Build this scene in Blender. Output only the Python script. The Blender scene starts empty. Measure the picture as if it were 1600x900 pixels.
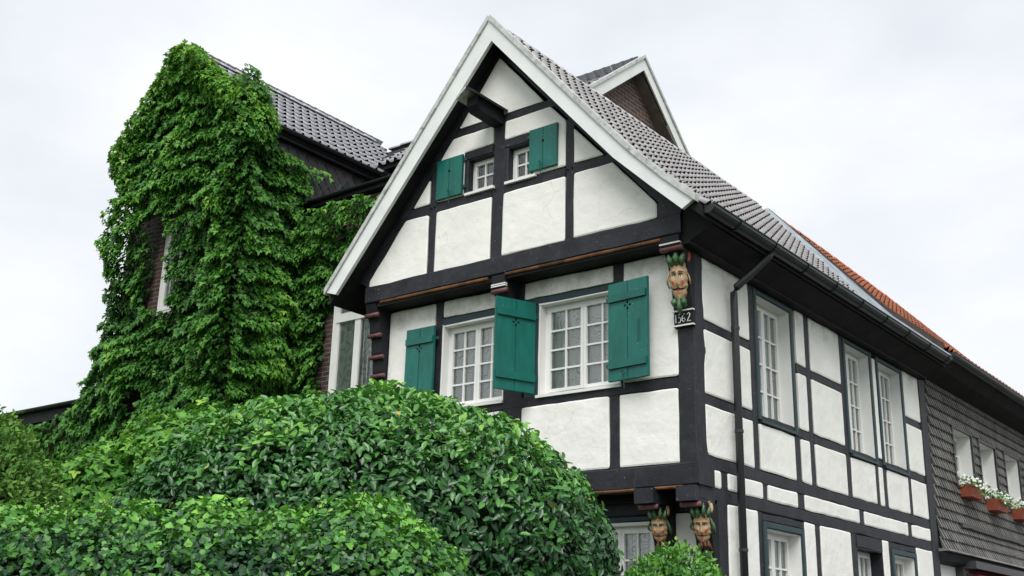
import bpy, bmesh, math, random
import numpy as np
from mathutils import Vector, Matrix, noise
rng = random.Random(7)
nrg = np.random.default_rng(11)
SC = bpy.context.scene
COL = SC.collection

# ------------------------------------------------------------------ camera
CAM = np.array([5.72985, -10.48608, 1.6])
RT = ((0.7882911, 0.6147949, 0.0249878), (-0.1682540, 0.2544425, -0.9523390), (-0.5918511, 0.7465161, 0.3040164))
cam = bpy.data.cameras.new('camera'); camo = bpy.data.objects.new('camera', cam); COL.objects.link(camo)
cam.sensor_width = 36.0; cam.lens = 1734.6 / 1600 * 36; cam.clip_end = 2000; cam.clip_start = 0.05
m = Matrix.Identity(4)
for i in range(3):
    m[i][0] = RT[0][i]; m[i][1] = -RT[1][i]; m[i][2] = -RT[2][i]; m[i][3] = CAM[i]
camo.matrix_world = m
SC.camera = camo
# ------------------------------------------------------------------ sky and sun (overcast)
SUN_EL, SUN_AZ = math.radians(50), math.radians(-52)      # azimuth of the sun in plan, from +x
w = bpy.data.worlds.new('World'); SC.world = w; w.use_nodes = True
nt = w.node_tree; nt.nodes.clear()
def wn(t, **k):
    n = nt.nodes.new(t)
    for a, b in k.items(): setattr(n, a, b)
    return n
out = wn('ShaderNodeOutputWorld'); bg = wn('ShaderNodeBackground')
sky = wn('ShaderNodeTexSky', sky_type='NISHITA', sun_disc=False)
sky.sun_elevation = SUN_EL; sky.sun_rotation = math.pi / 2 - SUN_AZ
tc = wn('ShaderNodeTexCoord'); mp = wn('ShaderNodeMapping'); mp.inputs['Scale'].default_value = (1.0, 1.0, 2.2)
nz = wn('ShaderNodeTexNoise'); nz.inputs['Scale'].default_value = 2.8; nz.inputs['Detail'].default_value = 6; nz.inputs['Roughness'].default_value = .5
rp = wn('ShaderNodeValToRGB')
rp.color_ramp.elements[0].position = .36; rp.color_ramp.elements[0].color = (4.6, 4.83, 5.15, 1)
rp.color_ramp.elements[1].position = .64; rp.color_ramp.elements[1].color = (5.75, 5.85, 6.0, 1)
mx = wn('ShaderNodeMixRGB'); mx.inputs[0].default_value = .96
L = nt.links.new
L(tc.outputs['Generated'], mp.inputs[0]); L(mp.outputs[0], nz.inputs['Vector']); L(nz.outputs[0], rp.inputs[0])
L(sky.outputs[0], mx.inputs[1]); L(rp.outputs[0], mx.inputs[2]); L(mx.outputs[0], bg.inputs[0]); L(bg.outputs[0], out.inputs[0])
bg.inputs[1].default_value = 0.09
sl = bpy.data.lights.new('sun', 'SUN'); sl.energy = 1.5; sl.angle = math.radians(40); sl.color = (1, .985, .96)
so = bpy.data.objects.new('sun', sl); COL.objects.link(so); so.location = (6, -10, 30)
sd = Vector((math.cos(SUN_EL) * math.cos(SUN_AZ), math.cos(SUN_EL) * math.sin(SUN_AZ), math.sin(SUN_EL)))
so.rotation_euler = sd.to_track_quat('Z', 'Y').to_euler()
SC.view_settings.view_transform = 'Standard'; SC.view_settings.look = 'None'
SC.view_settings.exposure = 1.0; SC.view_settings.gamma = 1
SC.render.resolution_x = 1024; SC.render.resolution_y = 576

# ------------------------------------------------------------------ materials
MATS = {}
def mat(name, col, rough=.6, spec=.4, metal=0.0, var=.12, vscale=3.0, bump=.0, bscale=40.0, stretch=(1, 1, 1), col2=None, c2scale=6.0, c2lo=.5, c2hi=.7, objvar=0.0, specks=0.0):
    mt = bpy.data.materials.new(name); mt.use_nodes = True; t = mt.node_tree; b = t.nodes['Principled BSDF']
    N = t.nodes.new; K = t.links.new
    geo = N('ShaderNodeNewGeometry'); mpn = N('ShaderNodeMapping'); mpn.inputs['Scale'].default_value = stretch
    K(geo.outputs['Position'], mpn.inputs[0])
    n1 = N('ShaderNodeTexNoise'); n1.inputs['Scale'].default_value = vscale; n1.inputs['Detail'].default_value = 6
    K(mpn.outputs[0], n1.inputs['Vector'])
    mr = N('ShaderNodeMapRange'); mr.inputs[1].default_value = .3; mr.inputs[2].default_value = .7; mr.inputs[3].default_value = 1 - var; mr.inputs[4].default_value = 1 + var
    K(n1.outputs[0], mr.inputs[0])
    mul = N('ShaderNodeVectorMath'); mul.operation = 'SCALE'; mul.inputs[0].default_value = col[:3]
    src = mr.outputs[0]
    if objvar:
        oi = N('ShaderNodeObjectInfo'); m2 = N('ShaderNodeMapRange'); m2.inputs[3].default_value = 1 - objvar; m2.inputs[4].default_value = 1 + objvar
        K(oi.outputs['Random'], m2.inputs[0]); mm = N('ShaderNodeMath'); mm.operation = 'MULTIPLY'; K(src, mm.inputs[0]); K(m2.outputs[0], mm.inputs[1]); src = mm.outputs[0]
    K(src, mul.inputs[3]); cs = mul.outputs[0]
    if col2:
        n2 = N('ShaderNodeTexNoise'); n2.inputs['Scale'].default_value = c2scale; n2.inputs['Detail'].default_value = 8; n2.inputs['Roughness'].default_value = .65
        K(mpn.outputs[0], n2.inputs['Vector'])
        r2 = N('ShaderNodeMapRange'); r2.inputs[1].default_value = c2lo; r2.inputs[2].default_value = c2hi; K(n2.outputs[0], r2.inputs[0])
        mxx = N('ShaderNodeMixRGB'); K(r2.outputs[0], mxx.inputs[0]); K(cs, mxx.inputs[1]); mxx.inputs[2].default_value = (*col2, 1); cs = mxx.outputs[0]
    if specks:
        vo = N('ShaderNodeTexVoronoi'); vo.inputs['Scale'].default_value = 16; K(geo.outputs['Position'], vo.inputs['Vector'])
        lt = N('ShaderNodeMath'); lt.operation = 'LESS_THAN'; lt.inputs[1].default_value = .085; K(vo.outputs['Distance'], lt.inputs[0])
        sp = N('ShaderNodeSeparateColor'); K(vo.outputs['Color'], sp.inputs[0]); gt = N('ShaderNodeMath'); gt.operation = 'GREATER_THAN'; gt.inputs[1].default_value = 1 - specks; K(sp.outputs[0], gt.inputs[0])
        pm = N('ShaderNodeMath'); pm.operation = 'MULTIPLY'; K(lt.outputs[0], pm.inputs[0]); K(gt.outputs[0], pm.inputs[1]); ps = N('ShaderNodeMath'); ps.operation = 'MULTIPLY'; ps.inputs[1].default_value = .55; K(pm.outputs[0], ps.inputs[0])
        ms = N('ShaderNodeMixRGB'); K(ps.outputs[0], ms.inputs[0]); K(cs, ms.inputs[1]); ms.inputs[2].default_value = (.45, .47, .46, 1); cs = ms.outputs[0]
    K(cs, b.inputs['Base Color'])
    b.inputs['Roughness'].default_value = rough; b.inputs['Specular IOR Level'].default_value = spec; b.inputs['Metallic'].default_value = metal
    if bump:
        n3 = N('ShaderNodeTexNoise'); n3.inputs['Scale'].default_value = bscale; n3.inputs['Detail'].default_value = 5
        K(mpn.outputs[0], n3.inputs['Vector'])
        bp = N('ShaderNodeBump'); bp.inputs['Strength'].default_value = 1.0; bp.inputs['Distance'].default_value = bump
        K(n3.outputs[0], bp.inputs['Height']); K(bp.outputs[0], b.inputs['Normal'])
    MATS[name] = mt
    return mt
mat('timber_black', (.017, .0185, .0235), .6, .35, var=.4, vscale=5, bump=.004, bscale=22, stretch=(1, 1, 1), col2=(.045, .047, .052), c2scale=14, c2lo=.55, c2hi=.78, specks=.35)
mat('timber_dark', (.009, .010, .013), .7, .3, var=.3, bump=.003, bscale=20)
mat('soffit_wood', (.012, .012, .013), .75, .25, var=.4, bump=.004, bscale=18, col2=(.04, .025, .018), c2scale=9, c2lo=.6, c2hi=.75)
mat('moulding_ochre', (.20, .088, .034), .6, .3, var=.35, vscale=6, col2=(.04, .025, .018), c2scale=4, c2lo=.48, c2hi=.66)
mat('white_paint', (.80, .80, .77), .45, .4, var=.04, bump=.0006, bscale=60)
mat('barge_white', (.76, .78, .76), .5, .4, var=.06, bump=.001, bscale=40, col2=(.55, .57, .53), c2scale=2.5, c2lo=.6, c2hi=.8)
mat('barge_cap', (.5, .51, .49), .5, .4, var=.2, vscale=12, col2=(.14, .14, .12), c2scale=9, c2lo=.55, c2hi=.7)
mat('shutter_green', (.003, .125, .099), .42, .45, var=.2, vscale=9, bump=.0012, bscale=30, stretch=(1, 1, .25), objvar=.05, specks=.4, col2=(.004, .16, .125), c2scale=16, c2lo=.58, c2hi=.75)
mat('shutter_batten', (.003, .118, .093), .42, .45, var=.2, bump=.0012, bscale=30)
mat('iron_green', (.004, .06, .05), .5, .5)
mat('casing_teal', (.012, .035, .040), .5, .4, var=.2)
mat('hole_black', (.003, .003, .003), .9, .1)
mat('tile_grey', (.48, .46, .46), .36, .5, var=.12, vscale=7, objvar=.09, bump=.001, bscale=90, col2=(.30, .29, .275), c2scale=4, c2lo=.55, c2hi=.75)
mat('tile_slate_blue', (.34, .34, .365), .31, .5, var=.10, vscale=7, objvar=.08)
mat('tile_red', (.46, .165, .095), .6, .35, var=.18, vscale=9, objvar=.12, col2=(.30, .11, .065), c2scale=5, c2lo=.55, c2hi=.75)
mat('deck_dark', (.015, .014, .014), .8, .2)
mat('lead', (.25, .29, .32), .5, .5, metal=.1, var=.3, vscale=4, bump=.006, bscale=9, col2=(.50, .53, .54), c2scale=7, c2lo=.52, c2hi=.72, stretch=(.5, 1.6, .5))
mat('gutter_dark', (.012, .017, .018), .42, .5, var=.2)
mat('pipe_dark', (.020, .023, .024), .5, .5, var=.2)
mat('verge_brown', (.06, .045, .04), .6, .3, var=.3, vscale=9)
mat('slate_grey', (.20, .194, .182), .6, .35, var=.25, vscale=2.4, col2=(.085, .08, .072), c2scale=1.3, c2lo=.50, c2hi=.72)
mat('slate_gap', (.05, .047, .042), .8, .2)
mat('slate_dark', (.042, .040, .043), .5, .4, var=.25, vscale=6, objvar=.3)
mat('terracotta', (.28, .075, .045), .65, .3, var=.2, vscale=8, bump=.002)
mat('flower_white', (.8, .82, .74), .6, .2, var=.05)
mat('awning_red', (.22, .015, .03), .7, .2, var=.1)
mat('carved_cream', (.50, .35, .19), .55, .35, var=.12, vscale=20, col2=(.17, .11, .06), c2scale=34, c2lo=.52, c2hi=.70, bump=.002, bscale=60)
mat('carved_red', (.48, .085, .06), .55, .35, var=.1)
mat('carved_brown', (.12, .05, .03), .6, .3, var=.3, vscale=20)
mat('carved_green', (.075, .16, .075), .55, .35, var=.3, vscale=18, bump=.002, bscale=50, col2=(.14, .22, .10), c2scale=20)
mat('carved_black', (.012, .010, .010), .5, .4)
mat('roll_pink', (.15, .06, .065), .55, .35, var=.3, vscale=12, col2=(.10, .04, .05), c2scale=14, c2lo=.55, c2hi=.7)
mat('letter_white', (.72, .72, .68), .6, .3)
mat('soil', (.05, .04, .03), .9, .1, bump=.02, bscale=20)
mat('grass_ground', (.05, .075, .025), .9, .1, var=.4, vscale=3, bump=.02, bscale=30)
mat('asphalt', (.05, .05, .052), .8, .3, var=.2, vscale=9, bump=.003, bscale=120)
mat('bark', (.06, .045, .035), .85, .2, var=.3, vscale=9, bump=.01, bscale=30)
mat('room_dark', (.02, .02, .02), .9, .1)

def plaster():
    mt = mat('plaster', (.86, .85, .80), .75, .25, var=.045, vscale=1.6, bump=.022, bscale=3.6)
    t = mt.node_tree; b = t.nodes['Principled BSDF']; N = t.nodes.new; K = t.links.new
    old = b.inputs['Base Color'].links[0].from_socket
    geo = N('ShaderNodeNewGeometry'); sx = N('ShaderNodeSeparateXYZ'); K(geo.outputs['Position'], sx.inputs[0])
    # greenish dirt and painted-in shade under the eaves, loose patches elsewhere, shapes from noise
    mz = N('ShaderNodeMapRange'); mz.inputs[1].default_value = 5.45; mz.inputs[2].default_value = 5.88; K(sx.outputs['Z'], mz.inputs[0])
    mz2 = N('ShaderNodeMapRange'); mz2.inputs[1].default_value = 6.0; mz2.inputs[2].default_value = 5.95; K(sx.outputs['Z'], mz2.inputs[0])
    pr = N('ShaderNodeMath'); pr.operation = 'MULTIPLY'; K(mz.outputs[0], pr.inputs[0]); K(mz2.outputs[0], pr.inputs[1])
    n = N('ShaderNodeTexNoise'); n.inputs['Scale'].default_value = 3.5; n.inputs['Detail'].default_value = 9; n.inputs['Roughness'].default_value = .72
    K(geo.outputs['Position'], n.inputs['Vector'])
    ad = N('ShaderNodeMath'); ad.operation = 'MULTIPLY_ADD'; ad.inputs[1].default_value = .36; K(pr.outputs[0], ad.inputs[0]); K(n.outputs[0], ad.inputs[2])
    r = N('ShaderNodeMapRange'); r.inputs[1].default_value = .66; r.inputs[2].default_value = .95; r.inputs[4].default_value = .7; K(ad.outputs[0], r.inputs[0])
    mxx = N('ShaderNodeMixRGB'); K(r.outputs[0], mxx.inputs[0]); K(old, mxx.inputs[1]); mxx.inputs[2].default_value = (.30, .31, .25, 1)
    # faint grime specks
    n4 = N('ShaderNodeTexNoise'); n4.inputs['Scale'].default_value = 1.1; n4.inputs['Detail'].default_value = 10; n4.inputs['Roughness'].default_value = .75
    K(geo.outputs['Position'], n4.inputs['Vector'])
    r4 = N('ShaderNodeMapRange'); r4.inputs[1].default_value = .52; r4.inputs[2].default_value = .8; r4.inputs[4].default_value = .35; K(n4.outputs[0], r4.inputs[0])
    m4 = N('ShaderNodeMixRGB'); K(r4.outputs[0], m4.inputs[0]); K(mxx.outputs[0], m4.inputs[1]); m4.inputs[2].default_value = (.62, .61, .53, 1)
    # hairline cracks, only here and there
    vd = N('ShaderNodeTexVoronoi'); vd.feature = 'DISTANCE_TO_EDGE'; vd.inputs['Scale'].default_value = 1.7
    wn_ = N('ShaderNodeTexNoise'); wn_.inputs['Scale'].default_value = 6; wn_.inputs['Detail'].default_value = 4; K(geo.outputs['Position'], wn_.inputs['Vector'])
    wa = N('ShaderNodeVectorMath'); wa.operation = 'MULTIPLY_ADD'; wa.inputs[1].default_value = (.22, .22, .22); K(wn_.outputs['Color'], wa.inputs[0]); K(geo.outputs['Position'], wa.inputs[2]); K(wa.outputs[0], vd.inputs['Vector'])
    lc = N('ShaderNodeMapRange'); lc.inputs[1].default_value = .0; lc.inputs[2].default_value = .012; lc.inputs[3].default_value = 1; lc.inputs[4].default_value = 0; K(vd.outputs['Distance'], lc.inputs[0])
    nm = N('ShaderNodeTexNoise'); nm.inputs['Scale'].default_value = .9; K(geo.outputs['Position'], nm.inputs['Vector'])
    mk = N('ShaderNodeMapRange'); mk.inputs[1].default_value = .53; mk.inputs[2].default_value = .66; mk.inputs[4].default_value = .38; K(nm.outputs[0], mk.inputs[0])
    pc = N('ShaderNodeMath'); pc.operation = 'MULTIPLY'; K(lc.outputs[0], pc.inputs[0]); K(mk.outputs[0], pc.inputs[1])
    m5 = N('ShaderNodeMixRGB'); K(pc.outputs[0], m5.inputs[0]); K(m4.outputs[0], m5.inputs[1]); m5.inputs[2].default_value = (.40, .38, .33, 1)
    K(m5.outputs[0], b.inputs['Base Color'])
plaster()

def brickmat(name, axis, c1, c2, mortar):
    mt = bpy.data.materials.new(name); mt.use_nodes = True; t = mt.node_tree; b = t.nodes['Principled BSDF']; N = t.nodes.new; K = t.links.new
    geo = N('ShaderNodeNewGeometry'); sx = N('ShaderNodeSeparateXYZ'); cb = N('ShaderNodeCombineXYZ')
    K(geo.outputs['Position'], sx.inputs[0]); K(sx.outputs[axis], cb.inputs[0]); K(sx.outputs['Z'], cb.inputs[1])
    br = N('ShaderNodeTexBrick'); br.inputs['Scale'].default_value = 1.0; br.inputs['Brick Width'].default_value = .24; br.inputs['Row Height'].default_value = .078
    br.inputs['Mortar Size'].default_value = .007; br.inputs['Color1'].default_value = (*c1, 1); br.inputs['Color2'].default_value = (*c2, 1); br.inputs['Mortar'].default_value = (*mortar, 1)
    K(cb.outputs[0], br.inputs['Vector']); K(br.outputs['Color'], b.inputs['Base Color']); b.inputs['Roughness'].default_value = .8
    bp = N('ShaderNodeBump'); bp.inputs['Distance'].default_value = .006; bp.invert = True; K(br.outputs['Fac'], bp.inputs['Height']); K(bp.outputs[0], b.inputs['Normal'])
    MATS[name] = mt
brickmat('brick_x', 'X', (.085, .045, .036), (.05, .03, .026), (.20, .17, .15))
brickmat('brick_y', 'Y', (.115, .066, .055), (.075, .045, .04), (.26, .22, .19))

def glassmat():
    mt = bpy.data.materials.new('glass'); mt.use_nodes = True; t = mt.node_tree; t.nodes.clear(); N = t.nodes.new; K = t.links.new
    o = N('ShaderNodeOutputMaterial'); a = N('ShaderNodeBsdfTransparent'); g = N('ShaderNodeBsdfGlossy'); mxs = N('ShaderNodeMixShader'); f = N('ShaderNodeFresnel')
    a.inputs[0].default_value = (.80, .85, .84, 1); g.inputs['Roughness'].default_value = .03; f.inputs[0].default_value = 1.55
    n = N('ShaderNodeTexNoise'); n.inputs['Scale'].default_value = 5; bp = N('ShaderNodeBump'); bp.inputs['Distance'].default_value = .004
    K(n.outputs[0], bp.inputs['Height']); K(bp.outputs[0], g.inputs['Normal'])
    ad = N('ShaderNodeMath'); ad.operation = 'ADD'; ad.inputs[1].default_value = .11; K(f.outputs[0], ad.inputs[0])
    K(ad.outputs[0], mxs.inputs[0]); K(a.outputs[0], mxs.inputs[1]); K(g.outputs[0], mxs.inputs[2]); K(mxs.outputs[0], o.inputs[0])
    MATS['glass'] = mt
glassmat()
def curtainmat(name, base, line, scale, dist):
    mt = bpy.data.materials.new(name); mt.use_nodes = True; t = mt.node_tree; b = t.nodes['Principled BSDF']; N = t.nodes.new; K = t.links.new
    geo = N('ShaderNodeNewGeometry'); wv = N('ShaderNodeTexNoise'); wv.inputs['Scale'].default_value = 3.2; wv.inputs['Detail'].default_value = 0.0
    K(geo.outputs['Position'], wv.inputs['Vector'])
    s = N('ShaderNodeMath'); s.operation = 'MULTIPLY'; s.inputs[1].default_value = scale; K(wv.outputs[0], s.inputs[0])
    fr = N('ShaderNodeMath'); fr.operation = 'FRACT'; K(s.outputs[0], fr.inputs[0])
    r = N('ShaderNodeValToRGB'); r.color_ramp.elements[0].position = .0; r.color_ramp.elements[0].color = (*line, 1); r.color_ramp.elements[1].position = dist; r.color_ramp.elements[1].color = (*base, 1)
    K(fr.outputs[0], r.inputs[0]); K(r.outputs[0], b.inputs['Base Color']); b.inputs['Roughness'].default_value = .9
    MATS[name] = mt
curtainmat('curtain_lace', (.85, .86, .82), (.10, .11, .10), 26, .20)
curtainmat('curtain_plain', (.66, .69, .64), (.36, .39, .36), 6, .5)

def leafmat(name, stops, rough=.45, spec=.45, trans=.22):
    mt = bpy.data.materials.new(name); mt.use_nodes = True; t = mt.node_tree; b = t.nodes['Principled BSDF']; N = t.nodes.new; K = t.links.new
    at = N('ShaderNodeAttribute'); at.attribute_name = 'tint'; r = N('ShaderNodeValToRGB')
    e = r.color_ramp.elements
    while len(e) < len(stops): e.new(.5)
    for el, (p, c) in zip(e, stops): el.position = p; el.color = (*c, 1)
    K(at.outputs['Fac'], r.inputs[0]); K(r.outputs[0], b.inputs['Base Color'])
    b.inputs['Roughness'].default_value = rough; b.inputs['Specular IOR Level'].default_value = spec
    tr = N('ShaderNodeBsdfTranslucent'); K(r.outputs[0], tr.inputs[0]); mxs = N('ShaderNodeMixShader'); mxs.inputs[0].default_value = trans
    o = t.nodes['Material Output']; K(b.outputs[0], mxs.inputs[1]); K(tr.outputs[0], mxs.inputs[2]); K(mxs.outputs[0], o.inputs[0])
    MATS[name] = mt
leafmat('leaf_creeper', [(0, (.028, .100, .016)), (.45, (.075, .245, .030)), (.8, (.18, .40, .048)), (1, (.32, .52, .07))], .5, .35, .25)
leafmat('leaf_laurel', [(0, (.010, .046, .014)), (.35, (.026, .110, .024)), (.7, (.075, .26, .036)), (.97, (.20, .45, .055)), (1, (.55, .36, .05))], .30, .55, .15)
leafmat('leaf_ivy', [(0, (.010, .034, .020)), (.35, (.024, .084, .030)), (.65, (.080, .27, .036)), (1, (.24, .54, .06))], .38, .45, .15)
leafmat('leaf_yew', [(0, (.035, .105, .018)), (.5, (.090, .220, .034)), (1, (.20, .36, .055))], .6, .3)
leafmat('leaf_small', [(0, (.02, .085, .016)), (.5, (.065, .22, .03)), (1, (.18, .42, .05))], .42, .45)

# ------------------------------------------------------------------ object helpers
def tag(o, label=None, cat=None, group=None, kind=None):
    if label: o['label'] = label
    if cat: o['category'] = cat
    if group: o['group'] = group
    if kind: o['kind'] = kind
    return o
def thing(name, loc, label, cat, group=None):
    o = bpy.data.objects.new(name, None); COL.objects.link(o); o.location = loc; o.empty_display_size = .3
    return tag(o, label, cat, group)
def world_loc(o):
    v = Vector((0, 0, 0))
    while o: v += o.location if o.type == 'EMPTY' else Vector((0, 0, 0)); o = o.parent
    return v
def link(name, me, material=None, parent=None, mw=None):
    """mesh object whose coordinates are in world space (or placed by mw)"""
    o = bpy.data.objects.new(name, me); COL.objects.link(o)
    if material and not me.materials: me.materials.append(MATS[material])
    root = parent
    if parent:
        o.parent = parent
        while root.parent: root = root.parent
        inv = Matrix.Translation(-Vector(root.location)) if root.type == 'EMPTY' else Matrix.Identity(4)
        if parent is not root:                      # sub-part: parent sits at identity in world (or at its own placement)
            inv = PW.get(parent.name, Matrix.Identity(4)).inverted()
        o.matrix_parent_inverse = inv
    if mw is not None: o.matrix_basis = mw; PW[o.name] = mw.copy()
    return o
PW = {}
class MB:
    def __init__(s): s.v = []; s.f = []; s.mi = []
    def add(s, vs, fs, mi=0):
        n = len(s.v); s.v += [tuple(p) for p in vs]; s.f += [tuple(i + n for i in f) for f in fs]; s.mi += [mi] * len(fs); return s
    def box(s, x0, x1, y0, y1, z0, z1, mi=0):
        return s.add([(x0, y0, z0), (x1, y0, z0), (x1, y1, z0), (x0, y1, z0), (x0, y0, z1), (x1, y0, z1), (x1, y1, z1), (x0, y1, z1)],
                     [(0, 3, 2, 1), (4, 5, 6, 7), (0, 1, 5, 4), (1, 2, 6, 5), (2, 3, 7, 6), (3, 0, 4, 7)], mi)
    def prism(s, poly, T, w0, w1, mi=0):
        n = len(poly)
        vs = [T(u, w0, v) for u, v in poly] + [T(u, w1, v) for u, v in poly]
        fs = [tuple(range(n)), tuple(range(2 * n - 1, n - 1, -1))] + [(i, (i + 1) % n, n + (i + 1) % n, n + i) for i in range(n)]
        return s.add(vs, fs, mi)
    def tube(s, pts, r, n=8, mi=0, cap=True):
        pts = [Vector(p) for p in pts]; rings = []
        for i, p in enumerate(pts):
            d = (pts[min(i + 1, len(pts) - 1)] - pts[max(i - 1, 0)]).normalized()
            a = d.orthogonal().normalized() if abs(d.z) < .9 else Vector((1, 0, 0)); a = (a - d * a.dot(d)).normalized(); b = d.cross(a)
            rr = r[i] if isinstance(r, (list, tuple)) else r
            rings.append([p + (a * math.cos(t) + b * math.sin(t)) * rr for t in [2 * math.pi * k / n for k in range(n)]])
        vs = [q for R_ in rings for q in R_]; fs = []
        for i in range(len(pts) - 1):
            for k in range(n): fs.append((i * n + k, i * n + (k + 1) % n, (i + 1) * n + (k + 1) % n, (i + 1) * n + k))
        if cap: fs += [tuple(range(n))[::-1], tuple(range((len(pts) - 1) * n, len(pts) * n))]
        return s.add(vs, fs, mi)
    def mesh(s, name, recalc=True, smooth=False):
        me = bpy.data.meshes.new(name); me.from_pydata(s.v, [], s.f)
        me.polygons.foreach_set('material_index', s.mi)
        if recalc:
            bm = bmesh.new(); bm.from_mesh(me); bmesh.ops.recalc_face_normals(bm, faces=bm.faces); bm.to_mesh(me); bm.free()
        if smooth: me.polygons.foreach_set('use_smooth', [True] * len(me.polygons))
        return me
    def build(s, name, material, parent=None, smooth=False, recalc=True):
        me = s.mesh(name, recalc, smooth)
        for mm in (material if isinstance(material, (list, tuple)) else [material]): me.materials.append(MATS[mm])
        return link(name, me, None, parent)
def front(Y): return lambda u, w_, v: (u, Y - w_, v)       # wall facing -y; u = x, w = outwards, v = z
def side(X): return lambda u, w_, v: (X + w_, u, v)        # wall facing +x; u = y
def box_part(name, material, parent, *b): return MB().box(*b).build(name, material, parent)

def timber(parent, T, u0, u1, v0, v1, w0=-.14, w1=0.0, material='timber_black', name='timber', jit=.010):
    """hewn squared timber with chamfered, slightly wandering edges"""
    mb = MB(); horiz = (u1 - u0) > (v1 - v0)
    Ln, a, b = ((u1 - u0), v0, v1) if horiz else ((v1 - v0), u0, u1)
    n = max(2, int(Ln / .22)); c = min(.014, (b - a) * .2); vs = []; j0 = rng.random() * 50
    for i in range(n + 1):
        t = (u0 if horiz else v0) + Ln * i / n
        ja = noise.noise((j0, t * 2.1, 0)) * jit * 1.6 + rng.uniform(-jit, jit) * .4; jb = noise.noise((j0 + 9, t * 2.1, 4)) * jit * 1.6 + rng.uniform(-jit, jit) * .4
        jw = noise.noise((j0 + 3, t * 1.7, 8)) * .004
        ring = [(a + ja, w0), (a + ja, w1 - c + jw), (a + ja + c, w1 + jw), (b + jb - c, w1 + jw), (b + jb, w1 - c + jw), (b + jb, w0)]
        for q, ww in ring: vs.append(T(t, ww, q) if horiz else T(q, ww, t))
    fs = [tuple(range(6)), tuple(range(n * 6 + 5, n * 6 - 1, -1))]
    for i in range(n):
        for k in range(6): fs.append((i * 6 + k, i * 6 + (k + 1) % 6, (i + 1) * 6 + (k + 1) % 6, (i + 1) * 6 + k))
    mb.add(vs, fs)
    return mb.build(name, material, parent)
def strut(parent, T, poly, w0=-.14, w1=0.0, material='timber_black', name='timber'):
    return MB().prism(poly, T, w0, w1).build(name, material, parent)

def panel(parent, T, poly, proud=.010, jit=.005, name='plaster_panel', r=.03):
    """one infill of lime plaster: wandering outline, rounded corners, pillowed edge"""
    n = len(poly); pts = []
    area = sum(poly[i][0] * poly[(i + 1) % n][1] - poly[(i + 1) % n][0] * poly[i][1] for i in range(n))
    if area < 0: poly = poly[::-1]
    j0 = rng.random() * 90
    for i in range(n):
        p0, p1, p2 = Vector(poly[i - 1]), Vector(poly[i]), Vector(poly[(i + 1) % n])
        d0 = (p0 - p1); d1 = (p2 - p1); rr = min(r * rng.uniform(.5, 1.3), d0.length * .3, d1.length * .3)
        a = p1 + d0.normalized() * rr; b = p1 + d1.normalized() * rr
        pts += [a, (a + b) * .25 + p1 * .5, b]
        q0 = Vector(poly[(i + 1) % n]); rr2 = min(.04, d1.length * .3); e = q0 - d1.normalized() * rr2
        k = int((e - b).length / .16)
        for s_ in range(1, k): pts.append(b.lerp(e, s_ / k))
    c = Vector((sum(p.x for p in pts) / len(pts), sum(p.y for p in pts) / len(pts))); N_ = len(pts); outr = []; inr = []
    for i, p in enumerate(pts):
        t = (pts[(i + 1) % N_] - pts[i - 1]).normalized(); nrm = Vector((-t.y, t.x))      # inward (ccw)
        q = p + nrm * (noise.noise((p.x * 4 + j0, p.y * 4, 0)) * jit * 2.0 + jit * .3)
        outr.append(q); inr.append(q + nrm * .018)
    vs = [T(q.x, -.03, q.y) for q in outr] + [T(q.x, proud * .35, q.y) for q in outr] + [T(q.x, proud + noise.noise((q.x, q.y, j0)) * .003, q.y) for q in inr]
    fs = []
    for i in range(N_):
        j = (i + 1) % N_; fs += [(i, j, N_ + j, N_ + i), (N_ + i, N_ + j, 2 * N_ + j, 2 * N_ + i)]
    fs.append(tuple(range(2 * N_, 3 * N_)))
    mb = MB().add(vs, fs); o = mb.build(name, 'plaster', parent)
    return o
def rect(u0, u1, v0, v1): return [(u0, v0), (u1, v0), (u1, v1), (u0, v1)]

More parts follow.
